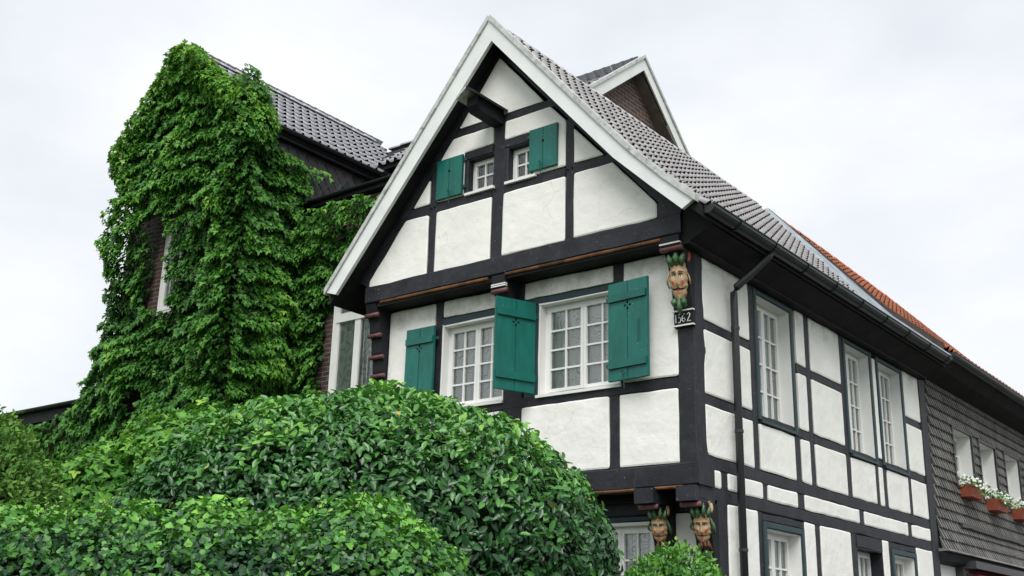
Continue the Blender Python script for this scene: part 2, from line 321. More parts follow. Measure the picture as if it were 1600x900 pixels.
def window(parent, T, u0, u1, v0, v1, depth, casements, nx, ny, reveal='white_paint', curtain='curtain_lace', frame=.045, cas=.04, sill=True, bar=.022, gap=0.0, wall=.25, sillmat='white_paint', curtw=.055):
    """opening with reveal, frame, casements, glazing bars, panes and curtain"""
    d = -depth
    mb = MB()                                                # outer frame = the part itself
    f = frame
    for a in ((u0, u1, v0, v0 + f), (u0, u1, v1 - f, v1), (u0, u0 + f, v0 + f, v1 - f), (u1 - f, u1, v0 + f, v1 - f)):
        mb.prism(rect(*a), T, d - .06, d)
    win = mb.build('window', 'white_paint', parent)
    rv = MB(); t = .03
    for a in ((u0 - t, u1 + t, v1 - .004, v1 + t), (u0 - t, u1 + t, v0 - t, v0 + .004), (u0 - t, u0 + .004, v0, v1), (u1 - .004, u1 + t, v0, v1)):
        rv.prism(rect(*a), T, min(d - .05, -.01), max(-.004, d - .03))
    rv.build('reveal', reveal, win)
    if sill: 
        MB().prism([(u0 - .03, v0 - .035), (u1 + .03, v0 - .035), (u1 + .03, v0 - .002), (u0 - .03, v0 - .002)], T, d + .002, .035).build('sill', sillmat, win)
    iu0, iu1, iv0, iv1 = u0 + f, u1 - f, v0 + f, v1 - f
    wc = (iu1 - iu0) / casements
    pane_me = None
    for c in range(casements):
        a0, a1 = iu0 + wc * c + .002, iu0 + wc * (c + 1) - .002
        mb = MB()
        for a in ((a0, a1, iv0, iv0 + cas), (a0, a1, iv1 - cas, iv1), (a0, a0 + cas, iv0 + cas, iv1 - cas), (a1 - cas, a1, iv0 + cas, iv1 - cas)):
            mb.prism(rect(*a), T, d - .045, d + .012)
        mb.build('casement', 'white_paint', win)
        g0, g1, h0, h1 = a0 + cas, a1 - cas, iv0 + cas, iv1 - cas
        for i in range(1, nx):
            x = g0 + (g1 - g0) * i / nx; MB().prism(rect(x - bar / 2, x + bar / 2, h0, h1), T, d - .035, d + .004).build('glazing_bar', 'white_paint', win)
        for j in range(1, ny):
            z = h0 + (h1 - h0) * j / ny; MB().prism(rect(g0, g1, z - bar / 2, z + bar / 2), T, d - .033, d + .002).build('glazing_bar', 'white_paint', win)
        for i in range(nx):
            for j in range(ny):
                p0, p1 = g0 + (g1 - g0) * i / nx, g0 + (g1 - g0) * (i + 1) / nx; z0, z1 = h0 + (h1 - h0) * j / ny, h0 + (h1 - h0) * (j + 1) / ny
                tl = rng.uniform(-.002, .002)
                MB().add([T(p0, d - .02, z0), T(p1, d - .02 + tl, z0), T(p1, d - .02 + tl, z1), T(p0, d - .02, z1)], [(0, 1, 2, 3)]).build('pane', 'glass', win, recalc=False)
    if curtain:
        mb = MB(); n = 40; vs = []
        for i in range(n + 1):
            u = u0 + (u1 - u0) * i / n; ww = d - curtw - .02 * math.sin(i * 1.9 + 2 * math.sin(i * .5))
            vs += [T(u, ww, v0 - .05), T(u, ww, v1 + .02)]
        mb.add(vs, [(2 * i, 2 * i + 2, 2 * i + 3, 2 * i + 1) for i in range(n) if not (gap and abs((i + .5) / n - .5) < gap)])
        mb.build('curtain', curtain, win, recalc=False)
    return win

def shutter(parent, hinge, direction, z0, z1, wd, holes='four', hook=True, thick=.035, battens=True, bd=None, dropbar=False):
    """plank shutter; hinge (x,y), direction = unit vector along its width, front face on the left of direction turned -90"""
    dx, dy = direction; nx_, ny_ = dy, -dx
    if ny_ > 0 and abs(ny_) > .3 or (abs(ny_) <= .3 and nx_ < 0): nx_, ny_ = -nx_, -ny_
    if bd: nx_, ny_ = bd
    T = lambda u, w_, v: (hinge[0] + dx * u + nx_ * w_, hinge[1] + dy * u + ny_ * w_, v)
    sh = None; nb = 2; gapw = .004
    for i in range(nb):
        a, b = wd * i / nb + (gapw / 2 if i else 0), wd * (i + 1) / nb - (gapw / 2 if i < nb - 1 else 0)
        c = .004
        mb = MB(); mb.prism([(a, z0), (b, z0), (b, z1), (a, z1)], T, 0, thick - c); mb.prism([(a + c, z0 + c), (b - c, z0 + c), (b - c, z1 - c), (a + c, z1 - c)], T, thick - c - .001, thick)
        if sh is None:
            sh = mb.build('shutter', 'shutter_green', parent)
        else: mb.build('board', 'shutter_green', sh)
    H = z1 - z0
    if battens:
        for zz in (z0 + H * .12, z0 + H * .80):
            MB().prism([(.01, zz), (wd - .015, zz), (wd - .015, zz + .085), (.01, zz + .085)], T, thick + .001, thick + .028).build('batten', 'shutter_batten', sh)
    hz = z0 + H * .745 if battens else z0 + H * .66
    hs = [(0, .035), (0, -.035), (.035, 0), (-.035, 0)] if holes == 'four' else [(0, 0)]
    for hx, hy in hs:
        mb = MB(); rr = .013 if holes == 'four' else .018
        pl = [(wd / 2 + hx + rr * math.cos(t), hz + hy + rr * math.sin(t)) for t in [k * math.pi / 5 for k in range(10)]]
        mb.prism(pl, T, thick - .01, thick + .002).build('cutout', 'hole_black', sh)
    if hook:
        u = wd * .42 if battens else wd * .45
        pts = [T(u, thick + .012, z0 - .10), T(u, thick + .02, z0 + .02), T(u - .018, thick + .03, z0 + .075), T(u, thick + .035, z0 + .10), T(u + .016, thick + .03, z0 + .075), T(u + .004, thick + .03, z0 + .05)]
        MB().tube(pts, .006, 6).build('hook', 'iron_green', sh)
    if dropbar:
        MB().tube([T(wd * .78, thick + .015, z0 + H * .36), T(wd * .78, thick + .015, z0 + H * .58)], .006, 6).build('bar', 'iron_green', sh)
    for zz in (z0 + H * .15, z0 + H * .83):
        MB().prism([(-.05, zz), (.02, zz), (.02, zz + .04), (-.05, zz + .04)], T, -.012, .012).build('hinge', 'iron_green', sh)
    return sh

# ------------------------------------------------------------------ roof tiles
def tile_mesh(name, cw, ln, amp0, amp1, material, n=9, th=.005):
    """pantile: u across, v up the slope; wave higher at the lower edge so that its mouth opens over the course below"""
    vs = []; fs = []
    def h(k, a):
        t = k / n; return a * math.sin(math.pi * t / .56) if t < .56 else -.10 * a * math.sin(math.pi * (t - .56) / .44)
    for v, a, lift in ((0, amp0, .008), (ln, amp1, .0)):
        for k in range(n + 1): vs.append((cw * k / n - cw / 2, v, h(k, a) + lift))
    for k in range(n + 1): vs.append((cw * k / n - cw / 2, .002, h(k, amp0) + .008 - th))
    m1 = n + 1
    for k in range(n): fs += [(k, k + 1, m1 + k + 1, m1 + k), (2 * m1 + k, 2 * m1 + k + 1, k + 1, k)]
    me = bpy.data.meshes.new(name); me.from_pydata(vs, [], fs); me.materials.append(MATS[material])
    me.polygons.foreach_set('use_smooth', [True] * len(me.polygons))
    return me
def tile_slope(parent, prof, axis_dir, n_cols, cw, gauge, org, me, sel=300, near=True, keep=None, warp=None, name='tile', jitter=.004, stuffname='roof_tiles'):
    """prof: list of 2D points (out, z) from the eave up; org: start; axis_dir: unit vector along the eave; out dir given as 3D vectors"""
    o0, outv, ax = org
    mats = []
    seg = [((Vector(prof[i + 1]) - Vector(prof[i])).length) for i in range(len(prof) - 1)]; tot = sum(seg)
    rows = int(tot / gauge + .5)
    for r in range(rows):
        s = r * gauge; i = 0; q = s
        while i < len(seg) - 1 and q > seg[i]: q -= seg[i]; i += 1
        d = (Vector(prof[i + 1]) - Vector(prof[i])).normalized(); p = Vector(prof[i]) + d * q
        up3 = (outv * d[0] + Vector((0, 0, 1)) * d[1]).normalized()
        for c in range(n_cols):
            a = (c + .5) * cw
            pos = o0 + ax * a + outv * p[0] + Vector((0, 0, p[1]))
            pos = Vector(pos)
            if warp: pos.z += warp(pos)
            if keep and not keep(a, s / tot): continue
            xx = ax; zz = xx.cross(up3)
            if zz.z < 0: zz = -zz
            yy = up3
            M = Matrix.Identity(4)
            for k in range(3): M[k][0] = xx[k]; M[k][1] = yy[k]; M[k][2] = zz[k]; M[k][3] = pos[k] + zz[k] * (.004 + rng.uniform(0, jitter)) + xx[k] * rng.uniform(-.002, .002)
            M = M @ Matrix.Rotation(rng.uniform(-.012, .012), 4, 'Z') @ Matrix.Rotation(rng.uniform(-.01, .006), 4, 'X')
            mats.append(M)
    mats.sort(key=lambda M: (M.translation - Vector(CAM)).length)
    for M in mats[:sel]: link(name, me, None, parent, M)
    rest = mats[sel:]
    if rest:
        co = np.array([v.co[:] for v in me.vertices]); fc = [tuple(p.vertices) for p in me.polygons]; V = []; F = []
        for M in rest:
            A = np.array(M); V.append(co @ A[:3, :3].T + A[:3, 3]); F += [tuple(i + (len(V) - 1) * len(co) for i in f) for f in fc]
        mm = bpy.data.meshes.new(stuffname); mm.from_pydata(np.concatenate(V).tolist(), [], F); mm.polygons.foreach_set('use_smooth', [True] * len(mm.polygons))
        mm.materials.append(me.materials[0]); o = link(stuffname, mm, None, parent); o['kind'] = 'stuff'
def ridge_caps(parent, p0, p1, r, ln, material, name='ridge_tile'):
    p0, p1 = Vector(p0), Vector(p1); d = (p1 - p0).normalized(); n = int((p1 - p0).length / ln); sdv = d.cross(Vector((0, 0, 1))).normalized()
    mb = MB(); K = 7
    for e, rr in ((0, r * 1.12), (ln * 1.08, r * .95)):
        for k in range(K):
            t = math.pi * (k / (K - 1)); mb.v.append(tuple(Vector((0, 0, 1)) * math.sin(t) * rr * .8 + sdv * math.cos(t) * rr + d * e))
    for k in range(K - 1): mb.f.append((k, k + 1, K + k + 1, K + k)); mb.mi.append(0)
    mb.f.append(tuple(range(K))); mb.mi.append(0)
    me = mb.mesh('ridge_tile', True, True); me.materials.append(MATS[material])
    for i in range(n): link(name, me, None, parent, Matrix.Translation(p0 + d * ln * i + Vector((0, 0, rng.uniform(-.006, .006)))))

# ------------------------------------------------------------------ leaves
def leaf_template(kind):
    if kind == 'laurel':      # obovate, folded along the midrib
        out_ = [(0, 0), (.17, .22), (.24, .55), (.14, .86), (0, 1), (-.14, .86), (-.24, .55), (-.17, .22)]
        v = [(x, y, abs(x) * .35 - .22 * (y - .4) ** 2) for x, y in out_] + [(0, .5, -.03)]
    elif kind == 'creeper':   # three long hanging lobes
        out_ = [(0, 0), (.16, .05), (.46, .34), (.44, .56), (.20, .52), (.13, .80), (0, 1), (-.13, .80), (-.20, .52), (-.44, .56), (-.46, .34), (-.16, .05)]
        v = [(x, y, abs(x) * .28 - .30 * (y - .3) ** 2) for x, y in out_] + [(0, .45, -.04)]
    elif kind == 'ivy':
        out_ = [(0, 0), (.26, -.08), (.48, .22), (.34, .46), (.22, .62), (0, .95), (-.22, .62), (-.34, .46), (-.48, .22), (-.26, -.08)]
        v = [(x, y, abs(x) * .22 - .15 * (y - .3) ** 2) for x, y in out_] + [(0, .32, -.05)]
    else:                     # small ovate
        out_ = [(0, 0), (.25, .35), (.18, .72), (0, 1), (-.18, .72), (-.25, .35)]
        v = [(x, y, abs(x) * .3) for x, y in out_] + [(0, .5, -.03)]
    n = len(out_); return np.array(v), [(i, (i + 1) % n, n) for i in range(n)]
def unit(a): return a / np.maximum(np.linalg.norm(a, axis=-1, keepdims=True), 1e-9)
def leaf_frames(P, N_, D, S):
    """positions, normals, tip directions, sizes -> matrices (n,3,3) columns x,y,z scaled"""
    Y = unit(D); X = unit(np.cross(Y, N_)); Z = np.cross(X, Y)
    return np.stack([X, Y, Z], axis=2) * S[:, None, None]
def leaf_mass(parent, kind, material, P, N_, D, S, tint, name='foliage', singles=0, front_mask=None):
    tv, tf = leaf_template(kind); M = leaf_frames(P, N_, D, S); idx = np.arange(len(P))
    if singles:
        d = np.linalg.norm(P - CAM, axis=1); rt = np.array(RT); c = (P - CAM) @ rt.T
        px = 800 + 1734.6 * c[:, 0] / c[:, 2]; py = 450 + 1734.6 * c[:, 1] / c[:, 2]
        facing = np.einsum('ij,ij->i', unit(CAM - P), unit(M[:, :, 2]))
        sc = S / d * (.35 + np.abs(facing)) * ((px > 5) & (px < 1595) & (py > 5) & (py < 895))
        if front_mask is not None: sc = sc * front_mask
        pick = np.argsort(-sc)[:singles]; idx = np.setdiff1d(idx, pick)
        mes = []
        for q in range(6):
            me = bpy.data.meshes.new('leaf'); me.from_pydata(tv.tolist(), [], tf); a = me.attributes.new('tint', 'FLOAT', 'POINT'); a.data.foreach_set('value', [.12 + .14 * q] * len(tv)); me.materials.append(MATS[material])
            me.polygons.foreach_set('use_smooth', [True] * len(tf)); mes.append(me)
        for i in pick:
            W = Matrix.Identity(4)
            for a in range(3):
                W[a][3] = P[i, a]
                for b in range(3): W[a][b] = M[i, a, b]
            link('leaf', mes[int(min(5, max(0, (tint[i] - .05) / .14)))], None, parent, W)
    P, M, tint = P[idx], M[idx], tint[idx]; n = len(P); k = len(tv)
    V = (np.einsum('nij,kj->nki', M, tv) + P[:, None, :]).reshape(-1, 3)
    F = (np.array(tf)[None] + (np.arange(n) * k)[:, None, None]).reshape(-1, 3)
    me = bpy.data.meshes.new(name); me.vertices.add(len(V)); me.vertices.foreach_set('co', V.astype(np.float32).ravel())
    me.loops.add(F.size); me.loops.foreach_set('vertex_index', F.astype(np.int32).ravel())
    me.polygons.add(len(F)); me.polygons.foreach_set('loop_start', np.arange(0, F.size, 3, dtype=np.int32)); me.polygons.foreach_set('use_smooth', np.ones(len(F), dtype=bool))
    a = me.attributes.new('tint', 'FLOAT', 'POINT'); a.data.foreach_set('value', np.repeat(tint, k).astype(np.float32))
    me.update(calc_edges=True); me.validate(); me.materials.append(MATS[material])
    o = link(name, me, None, parent); o['kind'] = 'stuff'
    return o
def fbm(P, s, seed=0.0, o=2):
    return np.array([noise.fractal((p[0] * s + seed, p[1] * s - seed, p[2] * s + seed * .5), 1.0, 2.0, o) for p in P])
H2 = np.array([-0.6212572, 0.7836067, 0]); R2 = np.array([0.7836067, 0.6212572, 0])
def W3(s, d, z): return np.array([CAM[0], CAM[1], 0]) + H2 * d + R2 * s + np.array([0, 0, z])
def blob_points(ells, density, seed, rough=.10, fineamp=.09, rs=1.4, zmin=0, inner=.28):
    """points and normals on the union of ellipsoids (given in s,d,z), with lumpy relief"""
    r = np.random.default_rng(seed); PP = []; NN = []; DD = []
    B = np.stack([R2, H2, np.array([0, 0, 1.])])
    for i, (c, a) in enumerate(ells):
        c = np.array(c); a = np.array(a); A = 4 * math.pi * ((a[0] * a[1]) ** 1.6 / 3 + (a[0] * a[2]) ** 1.6 / 3 + (a[1] * a[2]) ** 1.6 / 3) ** (1 / 1.6)
        q = unit(r.normal(size=(int(A * density), 3)))
        # area-even thinning
        wgt = np.linalg.norm(q / a, axis=1); wgt /= wgt.max(); q = q[r.random(len(q)) < wgt / wgt.mean() * .75]
        L_ = q * a; nn = unit(q / a)
        depth = np.where(r.random(len(q)) < inner, r.uniform(.08, .30, len(q)), r.uniform(-.03, .07, len(q)))
        lump = fbm((L_ + c), rs, seed * 1.7); fine = fbm((L_ + c), rs * 3.2, seed * 2.9 + 3)
        L_ = L_ + nn * ((lump * rough) + fine * fineamp - depth)[:, None]; lump = lump * .6 + fine * .7
        ok = np.ones(len(L_), bool)
        for j, (c2, a2) in enumerate(ells):
            if j != i: ok &= (np.sum(((L_ + c - np.array(c2)) / (np.array(a2) * .93)) ** 2, axis=1) > 1)
        L_ = (L_ + c)[ok]; nn = nn[ok]; dp = depth[ok]; lp = lump[ok]
        ok = L_[:, 2] > zmin; L_, nn, dp, lp = L_[ok], nn[ok], dp[ok], lp[ok]
        PP.append(np.array([CAM[0], CAM[1], 0]) + L_ @ B); NN.append(nn @ B); DD.append(np.stack([dp, lp], 1))
    return np.concatenate(PP), np.concatenate(NN), np.concatenate(DD)
def core_mesh(parent, ells, shrink, name='dark_core', material='leaf_dark'):  # solid near-black filling, stands in for the shaded inside of the bush
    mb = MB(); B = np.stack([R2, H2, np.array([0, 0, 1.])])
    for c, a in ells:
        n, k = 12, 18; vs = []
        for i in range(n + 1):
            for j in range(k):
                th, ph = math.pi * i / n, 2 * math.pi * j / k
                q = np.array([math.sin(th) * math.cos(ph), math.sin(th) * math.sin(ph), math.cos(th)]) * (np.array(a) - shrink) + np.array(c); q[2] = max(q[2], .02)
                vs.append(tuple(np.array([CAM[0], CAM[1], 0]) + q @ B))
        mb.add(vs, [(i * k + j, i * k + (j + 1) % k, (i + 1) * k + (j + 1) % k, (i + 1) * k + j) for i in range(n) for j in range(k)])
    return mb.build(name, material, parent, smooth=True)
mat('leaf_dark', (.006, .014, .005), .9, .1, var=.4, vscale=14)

# ================================================================== SETTING
def sheet(name, material, x0, x1, y0, y1, z, n=1):
    return tag(MB().add([(x0, y0, z), (x1, y0, z), (x1, y1, z), (x0, y1, z)], [(0, 1, 2, 3)]).build(name, material, None, recalc=False), kind='structure')
sheet('ground', 'grass_ground', -400, 400, -400, 400, 0)
sheet('road', 'asphalt', 1.9, 8.5, -200, 200, .004)
tag(MB().box(.45, 1.9, -200, 200, -.1, .12).build('pavement', 'asphalt'), kind='structure')

# ================================================================== TIMBER-FRAMED HOUSE
house = thing('timber_framed_house', (-2.4, 3.5, 0), 'white plastered half-timbered house with black beams, steep gable and green shutters', 'house')
YG, YU, YL = -.30, 0.0, .42
G, U, LW, S = front(YG), front(YU), front(YL), side(0.0)
RX, RZ, YB0, YB1 = -2.6, 9.36, -.58, 7.50           # ridge, roof ends

# --- gable timbers
timber(house, G, -4.90, .03, 5.965, 6.205, -.24, .02, name='bressumer', jit=.008)
timber(house, G, -2.72, -2.515, 6.19, 8.08); timber(house, G, -3.80, -3.655, 6.19, 7.74); timber(house, G, -1.56, -1.425, 6.19, 7.80)
timber(house, G, -3.52, -1.72, 8.045, 8.17, w1=-.002); 
timber(house, G, -4.26, -3.80, 7.035, 7.18, w1=-.002); timber(house, G, -3.655, -2.72, 7.035, 7.18, w1=-.002); timber(house, G, -2.515, -1.56, 7.035, 7.18, w1=-.002); timber(house, G, -1.425, -.86, 7.035, 7.185, w1=-.002)
strut(house, G, [(-2.66, 9.08), (-.26, 6.40), (-.26, 6.206), (.02, 6.206), (.10, 6.32), (-2.62, 9.30)], -.14, .004, name='rafter')
strut(house, G, [(-2.64, 9.08), (-2.62, 9.30), (-5.05, 6.30), (-4.88, 6.206), (-4.84, 6.206), (-4.84, 6.30), (-4.12, 7.175), (-3.33, 8.165)], -.14, .006, name='rafter')
# casings of the two attic windows
for a, b in ((-3.20, -2.72), (-2.515, -2.06)):
    timber(house, G, a, b, 7.665, 7.79, w1=.008, name='lintel')
timber(house, G, -3.20, -3.13, 7.18, 7.665, w1=.006, name='jamb'); timber(house, G, -2.515, -2.46, 7.18, 7.665, w1=.006, name='jamb'); timber(house, G, -2.10, -2.04, 7.18, 7.665, w1=.006, name='jamb')
for poly in ([(-2.655, 9.03), (-3.32, 8.165), (-1.905, 8.165)],
             [(-3.42, 8.045), (-2.715, 8.045), (-2.715, 7.79), (-3.20, 7.79), (-3.20, 7.18), (-3.665, 7.18), (-3.665, 7.735)],
             [(-2.525, 8.055), (-1.80, 8.055), (-1.555, 7.79), (-1.555, 7.18), (-2.055, 7.18), (-2.055, 7.79), (-2.525, 7.79)],
             [(-3.80, 7.55), (-3.80, 7.185), (-4.09, 7.185)], [(-1.43, 7.65), (-1.43, 7.185), (-1.0, 7.185)],
             [(-4.22, 7.035), (-3.795, 7.035), (-3.795, 6.175), (-4.85, 6.165), (-4.85, 6.275)],
             rect(-3.66, -2.715, 6.18, 7.04), rect(-2.525, -1.555, 6.20, 7.045),
             [(-1.43, 7.05), (-.87, 7.05), (-.275, 6.39), (-.275, 6.215), (-1.43, 6.21)]):
    panel(house, G, poly)
window(house, G, -3.13, -2.70, 7.185, 7.66, .10, 1, 2, 2, reveal='timber_black', curtain='curtain_plain', frame=.04, cas=.035, curtw=.25)
window(house, G, -2.46, -2.03, 7.185, 7.66, .10, 1, 2, 2, reveal='timber_black', curtain='curtain_plain', frame=.04, cas=.035, curtw=.25)
shutter(house, (-3.20, YG - .015), (-1, 0), 7.19, 7.755, .45, holes='one', battens=False, bd=(0, -1))
shutter(house, (-2.09, YG - .015), (1, 0), 7.215, 7.785, .43, holes='one', battens=False, bd=(0, -1))
# pegs
for x, z in ((-3.76, 7.12), (-3.70, 7.12), (-1.52, 7.12), (-1.46, 7.13), (-2.66, 7.12), (-1.70, 8.0), (-.98, 7.25)):
    MB().prism([(x + .012 * math.cos(t), z + .012 * math.sin(t)) for t in [k * math.pi / 3 for k in range(6)]], G, -.01, .02).build('peg', 'timber_dark', house)
# jetty soffit with ochre moulding below the bressumer
box_part('soffit_board', 'soffit_wood', house, -4.86, .0, YG + .02, .02, 5.90, 5.96)
for a, b in ((-4.62, -2.74), (-2.46, -.24)):
    MB().tube([(a, YG + .01, 5.955), (b, YG + .01, 5.945)], .022, 8).build('moulding', 'moulding_ochre', house)
# hoist beam with its little cap
MB().prism([(-.84, 8.10), (-.78, 8.03), (-.32, 8.02), (-.1, 8.02), (-.1, 8.22), (-.84, 8.22)], side(-2.66), -.07, .11).build('hoist_beam', 'timber_dark', house)
hb = MB(); 
hb.add([(-2.80, -.98, 8.17), (-2.64, -.98, 8.285), (-2.64, -.285, 8.285), (-2.80, -.285, 8.17), (-2.80, -.98, 8.205), (-2.64, -.98, 8.32), (-2.64, -.285, 8.32), (-2.80, -.285, 8.205)], [(0, 1, 2, 3), (4, 7, 6, 5), (0, 4, 5, 1), (1, 5, 6, 2), (2, 6, 7, 3), (3, 7, 4, 0)])
hb.build('hoist_cap', 'barge_cap', house)
hb = MB(); hb.add([(-2.48, -.98, 8.17), (-2.638, -.98, 8.285), (-2.638, -.285, 8.285), (-2.48, -.285, 8.17), (-2.48, -.98, 8.205), (-2.638, -.98, 8.32), (-2.638, -.285, 8.32), (-2.48, -.285, 8.205)], [(0, 3, 2, 1), (4, 5, 6, 7), (0, 1, 5, 4), (1, 2, 6, 5), (2, 3, 7, 6), (3, 0, 4, 7)])
hb.build('hoist_cap', 'timber_dark', house)

# --- upper storey, front
timber(house, U, -4.90, .0, 5.87, 5.965, -.14, -.02, material='timber_dark')
timber(house, U, -3.86, -3.725, 3.47, 5.88); timber(house, U, -2.69, -2.375, 3.47, 5.90); timber(house, U, -1.065, -.92, 5.575, 5.89); timber(house, U, -1.125, -.975, 3.47, 4.32)
timber(house, U, -4.88, -4.69, 3.47, 5.88)
timber(house, U, -3.725, -2.69, 5.54, 5.655, w1=-.002, material='casing_teal', name='lintel'); timber(house, U, -2.375, -.93, 5.575, 5.675, w1=-.002, material='casing_teal', name='lintel')
timber(house, U, -2.375, -2.14, 4.43, 5.575, material='casing_teal', name='jamb'); timber(house, U, -.98, -.92, 4.43, 5.575, material='casing_teal', name='jamb')
timber(house, U, -4.70, -.2, 4.305, 4.435, w1=.004)
timber(house, U, -.215, .004, 3.46, 4.99, -.22, .018, name='corner_post'); timber(house, U, -.2, .004, 4.99, 5.97, -.2, .0, name='corner_post')
timber(house, U, -4.95, .032, 3.235, 3.475, -.3, .05, name='jetty_beam', jit=.008)
for poly in (rect(-4.695, -3.86, 4.435, 5.875), rect(-3.72, -2.69, 5.655, 5.875), rect(-2.37, -1.065, 5.675, 5.885), rect(-.92, -.205, 4.44, 5.88),
             rect(-4.695, -3.86, 3.48, 4.305), rect(-3.72, -2.68, 3.48, 4.305), rect(-2.385, -1.12, 3.485, 4.31), rect(-.98, -.21, 3.485, 4.305)):
    panel(house, U, poly)
window(house, U, -3.71, -2.70, 4.435, 5.535, .12, 2, 2, 4, gap=.0)
window(house, U, -2.13, -.985, 4.435, 5.57, .12, 2, 2, 4, gap=.0)
shutter(house, (-3.80, -.05), (-1, 0), 4.43, 5.55, .50, bd=(0, -1), hook=False)
l2 = math.hypot(.20, .51); shutter(house, (-2.19, -.04), (-.20 / l2, -.51 / l2), 4.445, 5.585, .56, bd=(.51 / l2, -.20 / l2), hook=False)
l3 = math.hypot(.56, .055); shutter(house, (-1.045, -.10), (.56 / l3, -.055 / l3), 4.44, 5.60, .565, bd=(-.055 / l3, -.56 / l3), dropbar=True)
# --- ground storey, front (set back under the jetty)
box_part('soffit_board', 'soffit_wood', house, -4.9, .0, .30, .46, 3.14, 3.235)
MB().tube([(-4.8, -.03, 3.225), (-.75, -.03, 3.225)], .018, 8).build('moulding', 'moulding_ochre', house); MB().tube([(-.52, -.03, 3.225), (-.17, -.03, 3.225)], .018, 8).build('moulding', 'moulding_ochre', house)
timber(house, LW, -4.88, -.18, 3.0, 3.16); timber(house, LW, -.80, -.53, .1, 3.0); timber(house, LW, -.19, .004, .1, 3.12, -.2, .01, name='corner_post'); timber(house, LW, -2.6, -2.4, .1, 3.0); timber(house, LW, -4.88, -4.7, .1, 3.0)
timber(house, LW, -2.4, -.80, 2.93, 3.0, w1=.004, material='casing_teal', name='lintel'); timber(house, LW, -2.4, -.80, 1.35, 1.5)
panel(house, LW, rect(-.53, -.19, .1, 3.0)); panel(house, LW, rect(-4.7, -2.6, .1, 3.0)); panel(house, LW, rect(-2.4, -.80, .1, 1.36)); panel(house, LW, rect(-1.42, -.80, 1.5, 2.30) if False else rect(-2.4, -2.2, 1.5, 2.93))
window(house, LW, -2.2, -.82, 1.55, 2.90, .10, 3, 2, 4)
for xc in (-.62, -.10):
    MB().box(xc - .12, xc + (.12 if xc < -.3 else .104), -.10, .34, 3.065, 3.225).build('joist_end', 'timber_black', house)

# --- side wall
Wt = 5.83
timber(house, S, .0, .175, 3.1, Wt + .05, -.16, .012, name='corner_post'); timber(house, S, .41, .625, .1, 3.12, -.16, .006, name='corner_post')
timber(house, S, 7.36, 7.66, .1, Wt + .02, -.16, .02, name='corner_post')
timber(house, S, .175, 7.36, 3.435, 3.58, w1=.006, name='rail'); timber(house, S, .05, 7.36, 3.10, 3.245, w1=.006, name='rail')
timber(house, S, .0, 7.6, 5.81, 6.02, -.16, .0, name='wall_plate')
for a, b in ((1.335, 1.50), (2.95, 3.105)): timber(house, S, a, b, 3.58, 5.82, name='stud')
timber(house, S, 4.125, 4.29, 3.58, 5.82, name='stud')
for a, b in ((2.49, 2.665), (5.185, 5.325), (5.49, 5.645), (6.54, 6.71)): timber(house, S, a, b, 3.58, 4.14, name='stud')
for a, b in ((.175, 1.335), (2.66, 2.95), (3.105, 4.125), (6.66, 7.36)):
    timber(house, S, a, b, 4.99, 5.105, w1=-.003, name='rail')
for a, b in ((.175, 1.335), (1.50, 2.95), (3.105, 4.125), (4.29, 7.36)): timber(house, S, a, b, 4.135, 4.26, w1=-.003, name='rail')
for a, b in ((.50, .66), (1.53, 1.655), (2.485, 2.68), (4.47, 4.64), (6.36, 6.53)): timber(house, S, a, b, 3.245, 3.435, name='stud')
for a, b in ((.19, 1.335), (3.11, 4.12), (6.67, 7.355), (2.67, 2.945)):
    panel(house, S, rect(a, b, 5.105, Wt)); panel(house, S, rect(a, b, 4.26, 4.99)); panel(house, S, rect(a, b, 3.585, 4.135))
for a, b in ((1.505, 2.485), (4.295, 5.18), (5.65, 6.535), (5.33, 5.485)): panel(house, S, rect(a, b, 3.585, 4.135))
panel(house, S, rect(5.365, 5.49, 4.27, 5.76), r=.015)
for a, b in ((.19, .50), (.665, 1.525), (1.66, 2.48), (2.685, 4.465), (4.645, 6.355), (6.535, 7.355)): panel(house, S, rect(a, b, 3.25, 3.435))
for a, b, z0, z1 in ((1.56, 2.51, 4.19, 5.745), (4.325, 5.245, 4.19, 5.755), (5.60, 6.54, 4.19, 5.75)):
    timber(house, S, a - .075, a, z0, z1 + .07, -.06, .018, material='casing_teal', name='casing', jit=.001); timber(house, S, b, b + .085, z0, z1 + .07, -.06, .018, material='casing_teal', name='casing', jit=.001)
    timber(house, S, a, b, z1, z1 + .07, -.06, .017, material='casing_teal', name='casing', jit=.001)
    window(house, S, a, b, z0, z1, .16, 2, 2, 4, sillmat='casing_teal')
# ground storey of the side
for a, b in ((2.955, 3.11), (4.11, 4.30), (5.49, 5.62), (1.37, 1.48), (2.62, 2.63), (6.58, 6.635)): timber(house, S, a, b, .12, 3.10, name='stud')
for a, b, top in ((1.57, 2.52, 2.925), (5.67, 6.525, 2.93)):
    timber(house, S, a - .09, a, 1.4, top + .08, -.06, .02, material='casing_teal', name='casing', jit=.001); timber(house, S, b, b + .09, 1.4, top + .08, -.06, .02, material='casing_teal', name='casing', jit=.001)
    timber(house, S, a, b, top, top + .08, -.06, .019, material='casing_teal', name='casing', jit=.001); timber(house, S, a - .09, b + .1, top + .08, 3.10, w1=.002, name='lintel')
    window(house, S, a, b, 1.45, top, .16, 2, 2, 4, sillmat='casing_teal'); panel(house, S, rect(a - .09, b + .09, .12, 1.40))
timber(house, S, 4.30, 5.24, 2.925, 3.10, w1=.004, name='lintel'); window(house, S, 4.32, 5.24, 1.45, 2.92, .18, 2, 2, 4, reveal='timber_black', sillmat='casing_teal'); panel(house, S, rect(4.31, 5.24, .12, 1.40))
for a, b in ((.63, 1.365), (2.635, 2.95), (3.115, 4.105), (5.25, 5.485), (6.64, 7.355)): panel(house, S, rect(a, b, .12, 3.10))
